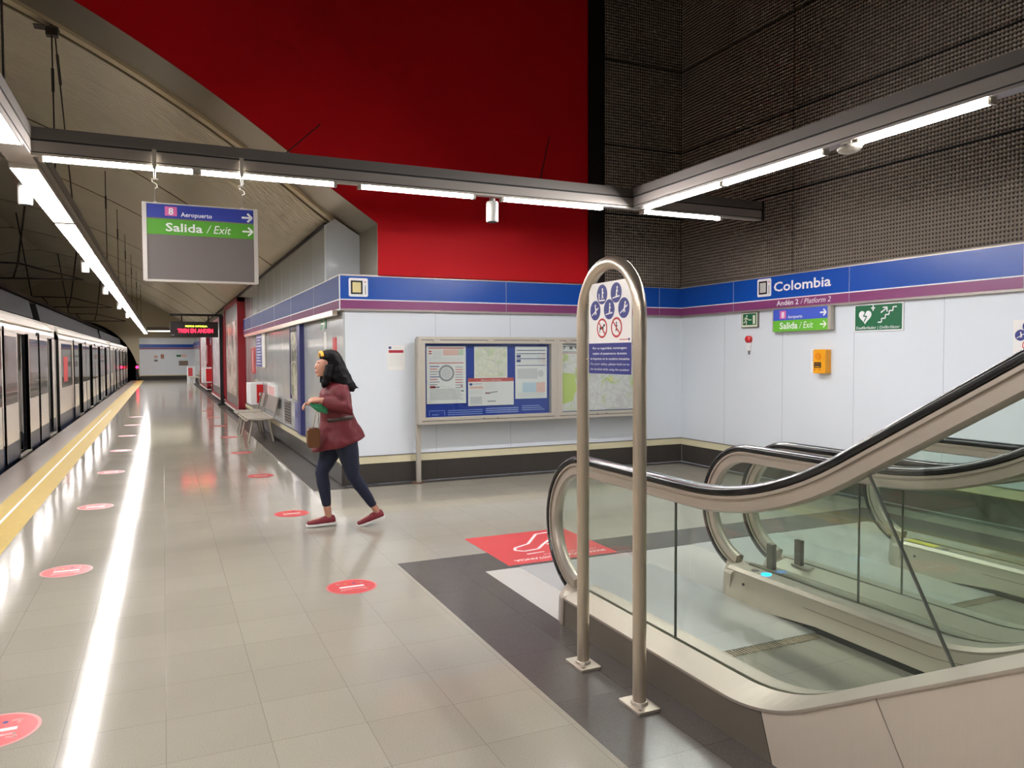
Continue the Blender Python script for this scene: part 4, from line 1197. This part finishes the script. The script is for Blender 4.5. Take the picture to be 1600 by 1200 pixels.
# ------------------------------------------------------------------ side wall: poster cases, signs, bench, cabinets
t = thing('poster_case', 'tall narrow glass poster case with dark blue side on the side wall', 'poster case')
MB(mat('case navy', (58, 62, 120), .35)).box(XS-.07, XS, 12.15, 12.42, .37, 2.12).box(XS-.07, XS, 13.15, 13.2, .9, 2.12).build('frame', t)
mb = MB(mapmat('poster green', ((40, 50, 36), (120, 124, 92), (196, 194, 170), (60, 66, 50)), 2.2)).box(XS-.06, XS-.045, 12.42, 13.15, .96, 2.0)
mb.use(DARK).box(XS-.062, XS-.044, 12.42, 13.15, 2.0, 2.1)
mb.build('poster', t); MB(ALU).box(XS-.05, XS-.001, 12.42, 13.15, .9, .96).build('sill', t)
settle(t)
t = thing('line_map_sign', 'vertical blue line map with white station names on the side wall above the bench', 'sign')
MB(ALU).box(XS-.03, XS, 16.9, 18.6, 1.36, 2.13).build('plate', t)
mb = MB(); P = Panel(mb, (XS-.031, 18.6, 1.36), (0, -1, 0), (0, 0, 1)); P.rect(.02, .02, 1.1, .75, .0006, mat('map navy', (60, 70, 150), .4)); P.rect(1.15, .02, 1.68, .75, .0006, PAPER)
for k in range(10): P.rect(.12, .07+.066*k, 1.0-.1*(k % 3), .094+.066*k, .0012, WHITE)
P.rect(.06, .05, .09, .72, .0012, PINK8)
mb.build('print', t); settle(t)
t = thing('red_sign', 'narrow upright red sign on the side wall left of the blue line map', 'sign')
mb = MB(REDS).box(XS-.02, XS, 19.1, 19.8, 1.2, 1.82); P = Panel(mb, (XS-.021, 19.8, 1.2), (0, -1, 0), (0, 0, 1)); P.rect(.25, .06, .36, .56, .0006, IVW); mb.build('plate', t); settle(t)
t = thing('red_sign', 'small red sign on the side wall behind the walking woman', 'sign')
mb = MB(REDS).box(XS-.008, XS, 9.7, 9.92, 1.56, 1.84); P = Panel(mb, (XS-.009, 9.92, 1.56), (0, -1, 0), (0, 0, 1)); P.rect(.06, .04, .16, .06, .0006, IVW); mb.build('plate', t); settle(t)
t = thing('green_sign', 'small dark green safety sign with white card below, at the top of the side wall', 'sign')
mb = MB(DGREEN).box(XS-.01, XS, 10.35, 10.75, 1.97, 2.12); mb.use(PAPER).box(XS-.006, XS, 10.35, 10.5, 1.7, 1.93)
P = Panel(mb, (XS-.011, 10.75, 1.97), (0, -1, 0), (0, 0, 1)); P.arrow(.08, .075, .22, .02, .0006, IVW); mb.build('plate', t); settle(t)
t = thing('hose_cabinet', 'white cabinet with red front standing out from the side wall behind the bench', 'cabinet')
MB(WHITE).box(1.72, XS, 17.5, 18.4, .55, 1.02).build('body', t, bevel=.01)
mb = MB(mat('hose red', (214, 26, 34), .35)).box(1.85, 1.985, 17.49, 17.5, .58, .99); P = Panel(mb, (1.85, 17.489, .58), (1, 0, 0), (0, 0, 1)); P.rect(.045, .17, .09, .23, .0006, IVW); mb.build('door', t)
MB(mat('hose foot', (206, 204, 200), .4)).box(1.86, XS, 17.55, 18.3, .3, .55).build('foot', t); settle(t)
t = thing('pink_notice', 'pinkish white notice board low on the side wall, right of the red and white cabinet', 'notice')
mb = MB(WHITE).box(XS-.03, XS, 15.3, 16.6, .80, 1.05); P = Panel(mb, (XS-.031, 16.6, .80), (0, -1, 0), (0, 0, 1)); P.rect(.12, .03, 1.1, .2, .0006, mat('notice pink', (222, 176, 172), .5)); mb.build('board', t); settle(t)
t = thing('vent_grille', 'grey louvred vent low on the side wall behind the bench', 'vent')
mb = MB(GREYP).box(XS-.01, XS, 13.6, 14.3, .42, .82); mb.use(DARK)
for k in range(7): mb.box(XS-.013, XS-.01, 13.65, 14.25, .455+.05*k, .475+.05*k)
mb.build('grille', t); settle(t)
t = thing('blue_panel', 'blue grey panel under the narrow poster case on the side wall', 'panel')
mb = MB(mat('panel slate', (112, 116, 160), .35)).box(XS-.012, XS, 12.43, 13.1, .37, .84); mb.use(mat('panel navy', (70, 74, 134), .35)).box(XS-.014, XS-.012, 12.43, 13.1, .6, .7); mb.build('plate', t); settle(t)
# bench
def bench(y0, y1, label):
    t = thing('platform_bench', label, 'bench', group='metal benches along the side wall')
    mb = MB(ALU); z = .45
    for x in (1.40, 1.52, 1.64, 1.76, 1.86): mb.tube([(x, y0, z), (x, y1, z)], .014, 8)
    for y in (y0, (y0+y1)/2, y1): mb.tube([(1.40, y, z), (1.63, y, z-.02), (1.86, y, z)], .014, 8)
    mb.tube([(1.40, y0, z), (1.37, y0, z-.03), (1.37, y1, z-.03), (1.40, y1, z)], .016, 8)
    mb.box(1.42, 1.84, y0+.04, y1-.04, z-.004, z+.004)
    mb.build('seat', t, smooth=True)
    mb = MB(ALUM)
    mb.loft([[(1.885, y, z+.10), (1.955, y, z+.37), (1.965, y, z+.37), (1.895, y, z+.10)] for y in (y0+.06, y1-.06)])
    for y in (y0, y1): mb.tube([(1.86, y, z), (1.94, y, z+.38)], .013, 8)
    mb.build('backrest', t, smooth=True)
    for y in (y0+.15, y1-.15):
        for xt, xb_ in ((1.5, 1.42), (1.78, 1.86)):
            mb = MB(ALU); mb.tube([(xt, y, z-.02), (xb_, y, .012)], [.022, .016], 10); mb.ball((xb_, y, .012), .03, .03, .01, 10); mb.build('leg', t, smooth=True)
    settle(t)
bench(14.75, 16.4, 'metal bench with slatted seat, nearer one along the side wall')
bench(16.7, 17.4, 'short metal bench just beyond the nearer one')
bench(46, 49, 'farthest metal bench, near the end of the platform')
# projecting red framed advertising cases
def adcase(y0, y1, z1, label, m):
    t = thing('advertising_case', label, 'advertising panel', group='red framed advertising cases along the platform')
    x0 = 1.80
    RD = mat('frame red', (150, 14, 30), .35)
    mb = MB(RD)
    for y in (y0, y1-.12): mb.box(x0, XS, y, y+.12, .14, z1)
    mb.box(x0, XS, y0, y1, z1-.12, z1); mb.box(x0, XS, y0, y1, .14, .22)
    mb.build('frame', t, bevel=.006)
    MB(GREYP).box(x0+.04, XS, y0+.12, y1-.12, .22, z1-.12).build('case', t)
    mb = MB(m).box(x0+.03, x0+.04, y0+.9, y1-.5, .5, 2.6); mb.build('poster', t)
    MB(IVW).box(x0-.02, XS, y0, y1, .10, .14).build('sill', t)
    settle(t)
ADM = mapmat('advert one', ((70, 60, 52), (150, 128, 108), (196, 186, 176), (150, 60, 60)), 1.3)
ADM2 = mapmat('advert two', ((150, 130, 140), (200, 190, 196), (120, 90, 80)), 1.1)
adcase(21.4, 26.2, 3.18, 'tall red framed advertising case beside the departure display post', ADM)
adcase(28.2, 33.6, 3.0, 'second red framed advertising case, beyond the departure display', ADM2)
adcase(37.5, 44.5, 2.9, 'farthest red framed advertising case down the platform', ADM2)
t = thing('hose_cabinet', 'red and white cabinet between the far advertising cases', 'cabinet')
MB(WHITE).box(1.5, XS, 35.0, 35.8, .5, 1.15).build('body', t); MB(mat('hose red', (214, 26, 34), .35)).box(1.65, 1.95, 34.98, 35.0, .55, 1.1).build('door', t)
MB(mat('frame red', (150, 14, 30), .35)).box(1.72, XS, 35.0, 35.8, 1.3, 2.1).build('upper_door', t); settle(t)
t = thing('waste_bin', 'white waste bin with a red panel near the far end wall', 'bin')
MB(WHITE).box(1.3, 1.75, 50, 50.5, .0, 1.05).build('body', t); MB(REDS).box(1.36, 1.6, 49.98, 50, .45, .95).build('panel', t); settle(t)
# departure display
t = thing('departure_display', 'black departure display with yellow and red glowing text on a post', 'display')
yd = 26.9
MB(DARK).box(1.70, 1.80, yd-.05, yd+.05, .03, 2.98).build('post', t); MB(DARK).rbox(1.62, 1.92, yd-.15, yd+.15, .002, .06, .03).build('foot', t)
MB(DARK).box(.22, 1.80, yd-.04, yd+.04, 2.93, 3.0).build('arm', t)
MB(DARK).box(.55, .59, yd-.02, yd+.02, 2.74, 2.93).box(1.35, 1.39, yd-.02, yd+.02, 2.74, 2.93).build('hanger', t)
MB(mat('display case', (34, 24, 24), .4)).box(.22, 1.66, yd-.12, yd+.12, 2.24, 2.74).build('screen_case', t, bevel=.01)
mb = MB(); P = Panel(mb, (.22, yd-.1215, 2.24), (1, 0, 0), (0, 0, 1))
LR = mat('led red', (120, 0, 10), .5, emit=(255, 24, 46), es=2.2); LY = mat('led yellow', (120, 110, 10), .5, emit=(214, 224, 60), es=1.4)
P.text('METRO INFORMA', .45, .33, .05, .001, LY, .02, width=.66); P.text('TREN EN ANDEN', .22, .15, .12, .001, LR, .03, width=1.06)
P.rect(.04, .06, .12, .075, .001, IVW)
mb.build('lettering', t); settle(t)
# notices on the end wall
for x, z, w, h, m, l in ((-.42, 1.55, .22, .16, PEACH, 'upper left pale notice on the far end wall'), (.0, 1.5, .2, .3, mat('brown notice', (170, 110, 90), .6), 'reddish brown notice on the far end wall'),
                         (-.42, 1.3, .22, .12, GREYP, 'lower left grey notice on the far end wall'), (1.0, 1.62, .3, .14, DGREEN, 'green sign on the far end wall'), (1.32, 1.62, .34, .16, PEACH, 'pink and white notice beside the green sign on the far end wall'),
                         (1.15, 1.0, .6, .34, mat('brown board', (128, 112, 100), .6), 'brown board low on the far end wall')):
    tag(MB(m).box(x-.15, x-.15+w, YE-.02, YE, z, z+h).build('notice_board'), l, 'notice')
t = thing('signal_lamp', 'small red glowing signal lamp at the tunnel mouth', 'signal')
MB(DARK).box(-1.72, -1.56, YE-.4, YE-.2, .0, 1.15).build('housing', t); mb = MB(mat('signal red', (200, 0, 30), .4, emit=(255, 20, 60), es=5)); mb.cyl((-1.64, YE-.43, .92), (-1.64, YE-.4, .92), .09, 14); mb.build('lens', t); settle(t)
# overhead line brackets and rail above the track
t = thing('overhead_rail', 'dark rigid overhead power rail above the train', 'power rail')
MB(mat('overhead brown', (58, 46, 40), .7)).box(-3.62, -3.5, YF, YE+8, 3.3, 3.42).build('rail', t); settle(t)
for i, y in enumerate((20.5, 31.5, 43)):
    t = thing('overhead_bracket', ('near', 'middle', 'far')[i]+' triangular steel bracket holding the overhead power rail', 'bracket', group='overhead rail brackets')
    mb = MB(CABLE); x = -3.56; rr = .022
    mb.tube([(x-.6, y, 3.75), (x+.6, y, 3.75)], rr, 6); mb.tube([(x-.6, y, 3.75), (x-1.0, y, arc(x-1.0))], rr, 6); mb.tube([(x+.6, y, 3.75), (x+.9, y, arc(x+.9))], rr, 6)
    mb.tube([(x-.6, y, 3.75), (x-1.2, y, 3.45)], rr, 6); mb.tube([(x+.6, y, 3.75), (x+1.9, y, 3.42)], rr, 6); mb.tube([(x-.1, y, 3.40), (x+1.9, y, 3.42)], rr, 6); mb.tube([(x+.6, y, 3.75), (x+.5, y, 3.40)], rr, 6); mb.tube([(x-.3, y, 3.75), (x, y, 3.36)], rr, 6)
    mb.build('frame', t); settle(t)

# ------------------------------------------------------------------ train
TW = mat('train white', (214, 206, 196), .3, coat=.3); TWN = mat('train window', (92, 90, 84), .16, .25, coat=.6)
TBL = mat('train blue', (38, 50, 74), .35); TRF = mat('train roof', (15, 12, 11), .85, spec=.2); TIN = mat('train inside shade', (20, 19, 17), .8)
def car(y0, y1, doors, label):
    t = thing('train_car', label, 'train', group='cars of the waiting train')
    xs_ = -2.16; xb_ = -4.86
    mb = MB(TW)
    dw = .52
    segs = []; a = y0
    for d in doors: segs.append((a, d-dw)); a = d+dw
    segs.append((a, y1))
    for a, b in segs:
        mb.use(TW).box(xs_-.06, xs_, a, b, .30, 2.02); mb.use(TBL).box(xs_-.06, xs_, a, b, -.55, .30)
        mb.use(BLACK).box(xs_-.05, xs_+.001, a-.004, a+.02, .02, 2.0); mb.box(xs_-.05, xs_+.001, b-.02, b+.004, .02, 2.0)
    for d in doors:
        mb.use(TW).box(xs_-.06, xs_, d-dw, d+dw, -.0, .0+.02); mb.use(TBL).box(xs_-.06, xs_, d-dw, d+dw, -.55, .0)
    # upper side and roof shell
    sec = [(xs_-.06, 2.0), (xs_, 2.0), (xs_, 2.06), (xs_-.035, 2.15), (xs_-.02, 2.17), (xs_-.05, 2.19), (xs_-.14, 2.30), (xs_-.3, 2.40), (xs_-.5, 2.46), (-3.5, 2.5), (xb_+.5, 2.46), (xb_+.14, 2.3), (xb_, 2.06), (xb_, -.55), (xb_+.06, -.55), (xb_+.06, 2.0), (-3.5, 2.40), (xs_-.3, 2.3)]
    mb.use(TW).prism(sec, 'y', y0, y1)
    mb.box(xb_, xs_, y0, y0+.05, -.3, 2.3); mb.box(xb_, xs_, y1-.05, y1, -.3, 2.3)
    mb.build('body', t)
    MB(TRF).prism([(-2.52, 2.44), (-2.6, 2.82), (-4.4, 2.82), (-4.5, 2.44)], 'y', y0+.15, y1-.15).build('roof_fairing', t)
    MB(mat('roofline highlight', (236, 228, 214), .2, .3)).box(xs_-.03, xs_+.012, y0+.1, y1-.1, 2.155, 2.175).build('highlight_strip', t)  # pale strip draws the highlight along the train's roof edge
    MB(TIN).box(xb_+.1, xs_-.05, y0+.06, y1-.06, -.06, 0.01).box(-3.0, -2.98, y0+.06, y1-.06, .0, 2.3).build('interior', t)  # near-black floor and sheet stand in for the darkness of the unlit interior
    lw = 1.13
    for d in doors:
        for s in (-1, 1):
            a = d+s*dw; b = d+s*(dw+lw)
            if min(a, b) < y0 or max(a, b) > y1: b = max(min(b, y1-.1), y0+.1)
            lo, hi = min(a, b), max(a, b)
            if hi-lo < .4: continue
            mb = MB(TW).box(xs_+.004, xs_+.045, lo, hi, .30, 2.0); mb.use(TBL).box(xs_+.004, xs_+.045, lo, hi, .02, .30)
            mb.use(BLACK); e = lo if s > 0 else hi-.025; mb.box(xs_+.004, xs_+.05, e, e+.025, .02, 2.0)
            e = hi-.03 if s > 0 else lo; mb.box(xs_+.02, xs_+.047, e, e+.03, .02, 2.07)
            dr = mb.build('door', t)
            w0, w1 = (lo+.11, hi-.0) if s > 0 else (lo+.0, hi-.11)
            MB(TWN).box(xs_+.04, xs_+.049, w0, w1, .90, 1.93).build('window', dr)
        MB(mat('sill metal', (206, 198, 184), .3, .6)).box(xs_-.1, xs_+.07, d-dw, d+dw, -.012, .02).build('door_sill', t)
    for a, b in ((y0+.5, doors[0]-1.72), (doors[-1]+1.72, y1-.5)):
        if b-a > .6: MB(TWN).box(xs_-.01, xs_+.006, a, b, .90, 1.93).build('window', t)
    settle(t)
    return t
car(1.2, 19.35, [4.45, 7.9, 11.35, 14.9, 18.4-.0], 'nearest car of the white train at the left, with open doors')
car(20.05, 38.0, [24.55, 27.95, 31.35, 34.75], 'second car of the white train, with a red sticker on its first window')
car(38.7, 56.6, [42.2, 45.7, 49.2, 52.7], 'last visible car of the white train, entering the tunnel')
t = thing('window_sticker', 'red sticker on the first window of the second train car', 'sticker')
MB(REDS).box(-2.153, -2.150, 20.9, 21.7, 1.02, 1.62).build('sheet', t); settle(t)
for y0, l in ((19.38, 'black bellows between the nearest and second train cars'), (38.03, 'black bellows between the second and last train cars')):
    t = thing('gangway_bellows', l, 'train coupling')
    mb = MB(mat('bellows', (92, 82, 72), .6))
    for k in range(5): mb.box(-4.7, -2.26-(k % 2)*.05, y0+k*.128, y0+k*.128+.12, -.2, 2.3)
    mb.build('bellows', t); settle(t)

# ------------------------------------------------------------------ walking woman
SKIN = mat('skin', (190, 138, 114), .5); COAT = mat('coat burgundy', (98, 11, 23), .6, noise=.12, nscale=14, bump=.35, bscale=9)
JEAN = mat('leggings navy', (20, 28, 52), .75, bump=.2, bscale=30); HAIR = mat('hair black', (10, 7, 8), .55, spec=.2); SHOE = mat('shoe maroon', (116, 24, 36), .6); SOLE = mat('sole white', (228, 224, 220), .5)
per = thing('person', 'woman in burgundy coat and navy leggings striding to the left with green and brown bags', 'person')
def ell_ring(c, rx, ry, n=20, tilt=0.):
    return [(c[0]+rx*math.cos(2*PI*i/n), c[1]+ry*math.sin(2*PI*i/n), c[2]+tilt*rx*math.cos(2*PI*i/n)) for i in range(n)]
YM = 7.15
hc = Vector((1.388, YM, 1.535))
# body: head, neck, trunk, arms, hands, legs, feet in one surface
mb = MB(SKIN)
mb.ball((hc.x+.02, YM, hc.z+.02), .092, .076, .105, 20)
mb.loft([ell_ring((1.375, YM, 1.56), .085, .07), ell_ring((1.365, YM, 1.52), .088, .068), ell_ring((1.358, YM, 1.475), .078, .06), ell_ring((1.35, YM, 1.44), .062, .048), ell_ring((1.342, YM, 1.418), .042, .034)])
mb.tube([(1.41, YM, 1.50), (1.43, YM, 1.40), (1.45, YM, 1.33)], [.05, .05, .06], 16)
mb.loft([[(1.292, YM+a, 1.545) for a in (-.006, .006)]+[(1.30, YM+.010, 1.50), (1.30, YM-.010, 1.50)],
         [(1.262, YM-.010, 1.497), (1.262, YM+.010, 1.497), (1.285, YM+.014, 1.486), (1.285, YM-.014, 1.486)]])
mb.ball((1.278, YM, 1.497), .014, .013, .011, 10)
mb.ball((1.288, YM, 1.463), .012, .022, .007, 10); mb.ball((1.29, YM, 1.450), .012, .02, .007, 10); mb.ball((1.298, YM, 1.425), .018, .022, .014, 10)
for s in (-1, 1): mb.ball((1.415, YM+s*.076, 1.51), .02, .009, .032, 10); mb.ball((1.31, YM+s*.03, 1.487), .02, .018, .02, 10)
mb.loft([ell_ring((1.455, YM, z), rx, ry) for z, rx, ry in ((1.36, .06, .07), (1.33, .085, .15), (1.25, .11, .165), (1.10, .105, .13), (1.0, .11, .13), (.9, .13, .16), (.8, .12, .16))])
AL = [(1.455, YM-.17, 1.30), (1.505, YM-.29, 1.125), (1.285, YM-.20, 1.21)]
AR = [(1.455, YM+.17, 1.30), (1.43, YM+.27, 1.08), (1.27, YM+.12, 1.17)]
mb.tube([AL[0], tuple(Vector(AL[0]).lerp(Vector(AL[1]), .5)), AL[1], tuple(Vector(AL[1]).lerp(Vector(AL[2]), .5)), AL[2]], [.052, .046, .038, .034, .024], 14)
mb.tube([AR[0], tuple(Vector(AR[0]).lerp(Vector(AR[1]), .5)), AR[1], tuple(Vector(AR[1]).lerp(Vector(AR[2]), .5)), AR[2]], [.052, .046, .038, .034, .024], 14)
def hand(mb, w, d, upv, side, curl):
    """w wrist, d forearm direction, fingers curl towards -upv"""
    d = Vector(d).normalized(); u = Vector(upv).normalized(); l = d.cross(u).normalized()*side
    w = Vector(w); 
    mb.loft([[tuple(w+d*t_+l*(wd*math.cos(2*PI*i/12))+u*(th*math.sin(2*PI*i/12))) for i in range(12)] for t_, wd, th in ((-.015, .024, .019), (.02, .03, .017), (.055, .038, .015), (.085, .036, .012))])
    for k, (o_, ln) in enumerate(((-.028, .062), (-.0095, .074), (.0095, .070), (.028, .054))):
        p = w+d*.08+l*o_; pts = [p]; a = R(12)
        for seg, f in enumerate((.42, .32, .26)):
            a += R(curl[seg]); p = p+(d*math.cos(a)-u*math.sin(a))*ln*f*1.05+l*o_*.08; pts.append(p)
        mb.tube([tuple(q) for q in [w+d*.06+l*o_]+pts], [.0088, .0088, .0082, .0076, .006], 8)
    p = w+d*.025-l*.028; q = p+(d*.6-l*.75-u*.2).normalized()*.035; r_ = q+(d*.9-l*.1-u*.45).normalized()*.032
    mb.tube([tuple(p), tuple(q), tuple(r_)], [.012, .0105, .0078], 8)
hand(mb, AL[2], (-.98, .12, .02), (0, -.45, .9), -1, (26, 38, 30))
hand(mb, AR[2], (-.9, -.2, -.15), (0, .35, .9), 1, (34, 46, 36))
# legs
FR = dict(hip=(1.475, YM+.085, .84), knee=(1.335, YM+.08, .505), ank=(1.392, YM+.085, .105), toe=(1.215, YM+.085, .04), heel=(1.425, YM+.085, .045))
BK = dict(hip=(1.52, YM-.085, .84), knee=(1.60, YM-.07, .48), ank=(1.805, YM-.06, .155), toe=(1.655, YM-.06, .03), heel=(1.855, YM-.06, .085))
def leg_pts(L, rs, end=1.0):
    h, k_, a = Vector(L['hip']), Vector(L['knee']), Vector(L['ank'])
    P = [h, h.lerp(k_, .35), h.lerp(k_, .75), k_, k_.lerp(a, .3), k_.lerp(a, .65), k_.lerp(a, end)]
    return [tuple(p) for p in P], rs
for L in (FR, BK):
    p, r_ = leg_pts(L, [.085, .078, .062, .052, .052, .04, .032]); mb.tube(p, r_, 16)
    a, h_, t_ = Vector(L['ank']), Vector(L['heel']), Vector(L['toe'])
    mb.tube([tuple(a), tuple(h_.lerp(t_, .1)+Vector((0, 0, .01)))], [.032, .03], 12)
    mb.tube([tuple(h_), tuple(h_.lerp(t_, .5)+Vector((0, 0, .012))), tuple(t_)], [.028, .032, .024], 12)
mb.build('body', per, smooth=True, remesh=.0065)
# face details
for s in (-1, 1):
    m_ = MB(IVW); m_.ball((1.3005, YM+s*.031, 1.520), .010, .013, .009, 10); e_ = m_.build('eye', per, smooth=True)
    m_ = MB(DARK); m_.ball((1.2925, YM+s*.031, 1.520), .004, .006, .006, 8); m_.build('iris', e_, smooth=True)
    m_ = MB(HAIR); m_.tube([(1.296, YM+s*.014, 1.541), (1.290, YM+s*.032, 1.546), (1.305, YM+s*.052, 1.541)], [.003, .0038, .002], 6); m_.build('eyebrow', per, smooth=True)
m_ = MB(mat('lips', (176, 82, 80), .4)); m_.ball((1.280, YM, 1.4605), .008, .019, .0045, 10); m_.ball((1.281, YM, 1.4525), .008, .017, .0045, 10); m_.build('lips', per, smooth=True)
def rumple(o, strength, size):
    tx = bpy.data.textures.new('folds', 'CLOUDS'); tx.noise_scale = size; tx.noise_depth = 2
    d = o.modifiers.new('folds', 'DISPLACE'); d.texture = tx; d.strength = strength; d.mid_level = .5; d.texture_coords = 'LOCAL'
# leggings
mb = MB(JEAN)
mb.loft([ell_ring((1.47, YM, .95), .13, .155), ell_ring((1.485, YM, .88), .150, .172), ell_ring((1.50, YM, .80), .155, .170), ell_ring((1.50, YM, .75), .13, .15)])
p, r_ = leg_pts(FR, [.112, .102, .078, .062, .060, .047, .037], .80); mb.tube(p, r_, 18)
p, r_ = leg_pts(BK, [.112, .102, .078, .062, .060, .047, .037], .92); mb.tube(p, r_, 18)
rumple(mb.build('leggings', per, smooth=True, remesh=.009), .008, .07)
# coat
mb = MB(COAT)
def cr(z, xf, xb, hw, tilt=0.):
    return ell_ring(((xf+xb)/2, YM, z), (xb-xf)/2, hw, 26, tilt)
mb.loft([cr(1.385, 1.385, 1.49, .062), cr(1.355, 1.365, 1.525, .10), cr(1.325, 1.345, 1.555, .175), cr(1.26, 1.315, 1.575, .205), cr(1.17, 1.305, 1.59, .205), cr(1.08, 1.315, 1.605, .19), cr(1.01, 1.32, 1.63, .19, .08),
         cr(.93, 1.295, 1.665, .205, .16), cr(.85, 1.26, 1.70, .22, .24), cr(.785, 1.235, 1.725, .23, .27), cr(.775, 1.245, 1.715, .225, .27)])
mb.tube([AL[0], tuple(Vector(AL[0]).lerp(Vector(AL[1]), .5)), AL[1], tuple(Vector(AL[1]).lerp(Vector(AL[2]), .5)), tuple(Vector(AL[1]).lerp(Vector(AL[2]), .92))], [.085, .082, .074, .062, .050], 18)
mb.tube([AR[0], tuple(Vector(AR[0]).lerp(Vector(AR[1]), .5)), AR[1], tuple(Vector(AR[1]).lerp(Vector(AR[2]), .5)), tuple(Vector(AR[1]).lerp(Vector(AR[2]), .9))], [.085, .078, .070, .058, .046], 18)
mb.tube([(1.40, YM-.09, 1.36), (1.37, YM-.06, 1.33), (1.345, YM, 1.29)], [.02, .024, .018], 8)
co = mb.build('coat', per, smooth=True, remesh=.010)
rumple(co, .03, .16)
mb = MB(mat('belt', (58, 44, 36), .5))
mb.tube([(1.475+.163*math.cos(R(a)), YM+.198*math.sin(R(a)), 1.02+.02*math.cos(R(a)+.5)) for a in range(222, 313, 10)], [(.006, .016)]*10, 8); mb.build('belt', per, smooth=True)
# hair
mb = MB(HAIR)
def hr(z, xf, xb, hw, dy=0): return ell_ring(((xf+xb)/2, YM+dy, z), (xb-xf)/2, hw, 22)
mb.loft([hr(1.662, 1.385, 1.44, .03), hr(1.65, 1.345, 1.475, .062), hr(1.62, 1.318, 1.505, .085), hr(1.585, 1.315, 1.525, .095), hr(1.555, 1.345, 1.54, .100), hr(1.50, 1.368, 1.56, .105), hr(1.45, 1.375, 1.585, .112), hr(1.40, 1.37, 1.61, .118), hr(1.35, 1.39, 1.635, .12), hr(1.305, 1.45, 1.64, .11), hr(1.27, 1.53, 1.63, .07)])
mb.tube([(1.385, YM-.085, 1.52), (1.365, YM-.095, 1.42), (1.345, YM-.09, 1.35), (1.325, YM-.075, 1.315)], [.034, .042, .036, .012], 12)
mb.tube([(1.385, YM+.085, 1.52), (1.365, YM+.095, 1.42), (1.345, YM+.09, 1.35)], [.034, .036, .014], 12)
mb.tube([(1.60, YM-.03, 1.36), (1.64, YM-.04, 1.31), (1.675, YM-.04, 1.30)], [.025, .014, .003], 8)
rumple(mb.build('hair', per, smooth=True, remesh=.007), .016, .05)
mb = MB(mat('hairband yellow', (222, 160, 30), .5)); mb.tube([(1.328, YM+.075*math.cos(R(a)), 1.592+.048*math.sin(R(a))) for a in range(10, 171, 16)], .015, 8); mb.build('hairband', per, smooth=True)
# shoes
for L, pitch_ in ((FR, 0), (BK, 0)):
    h_, t_ = Vector(L['heel']), Vector(L['toe']); d = (t_-h_).normalized(); u = Vector((0, 1, 0)).cross(d).normalized()
    if u.z < 0: u = -u
    l_ = Vector((0, 1, 0)); L0 = (t_-h_).length
    def ringf(f, w_, b_, t2): 
        c = h_+d*(f*L0)
        return [tuple(c+l_*(w_*math.cos(2*PI*i/16))+u*((t2 if math.sin(2*PI*i/16) > 0 else b_)*math.sin(2*PI*i/16))) for i in range(16)]
    m_ = MB(SHOE); m_.loft([ringf(-.16, .02, .012, .03), ringf(-.1, .034, .02, .055), ringf(.1, .040, .022, .06), ringf(.35, .040, .022, .052), ringf(.6, .044, .022, .036), ringf(.9, .042, .02, .026), ringf(1.1, .026, .014, .016)])
    s_ = m_.build('shoe', per, smooth=True, remesh=.005)
    m_ = MB(SOLE)
    def rs(f, w_): 
        c = h_+d*(f*L0)-u*.022
        return [tuple(c+l_*w_-u*.013), tuple(c+l_*w_+u*.010), tuple(c-l_*w_+u*.010), tuple(c-l_*w_-u*.013)]
    m_.loft([rs(-.19, .02), rs(-.12, .036), rs(.1, .042), rs(.5, .043), rs(.85, .045), rs(1.08, .032), rs(1.15, .014)]); m_.build('sole', s_, bevel=.003)
    m_ = MB(IVW)
    for f in (.42, .52, .62): m_.tube([tuple(h_+d*f*L0-l_*.02+u*(.05-.02*f)), tuple(h_+d*f*L0+u*(.056-.02*f)), tuple(h_+d*f*L0+l_*.02+u*(.05-.02*f))], .002, 5)
    m_.build('laces', s_)
settle(per)
t = thing('handbag', 'brown leather handbag hanging in front of the walking woman', 'bag')
mb = MB(mat('leather brown', (96, 58, 26), .45, noise=.2, nscale=12))
mb.rbox(1.165, 1.278, YM-.19, YM-.11, .775, .955, .03, 'y'); mb.build('bag', t, smooth=True, bevel=.008)
mb = MB(mat('strap tan', (170, 160, 150), .6)); mb.tube([(1.215, YM-.16, .95), (1.235, YM-.18, 1.06), (1.255, YM-.19, 1.175)], .006, 6); mb.tube([(1.27, YM-.16, .95), (1.262, YM-.18, 1.06), (1.255, YM-.19, 1.175)], .006, 6); mb.build('strap', t)
settle(t)
t = thing('green_bag', 'small folded green cloth bag held under the hand of the walking woman', 'bag')
GC = mat('cloth green', (26, 112, 70), .6, noise=.15, nscale=20)
mb = MB(GC)
mb.loft([[(1.175+a, YM-.215+b, 1.183-.004*k) for k, (a, b) in enumerate(((0, 0), (.0, .03), (.14, .03), (.14, 0)))],
         [(1.20, YM-.235, 1.15), (1.20, YM-.165, 1.15), (1.335, YM-.165, 1.14), (1.335, YM-.235, 1.14)],
         [(1.25, YM-.225, 1.105), (1.25, YM-.175, 1.105), (1.34, YM-.175, 1.08), (1.34, YM-.225, 1.08)]])
mb.build('bag', t, smooth=True, bevel=.008); settle(t)
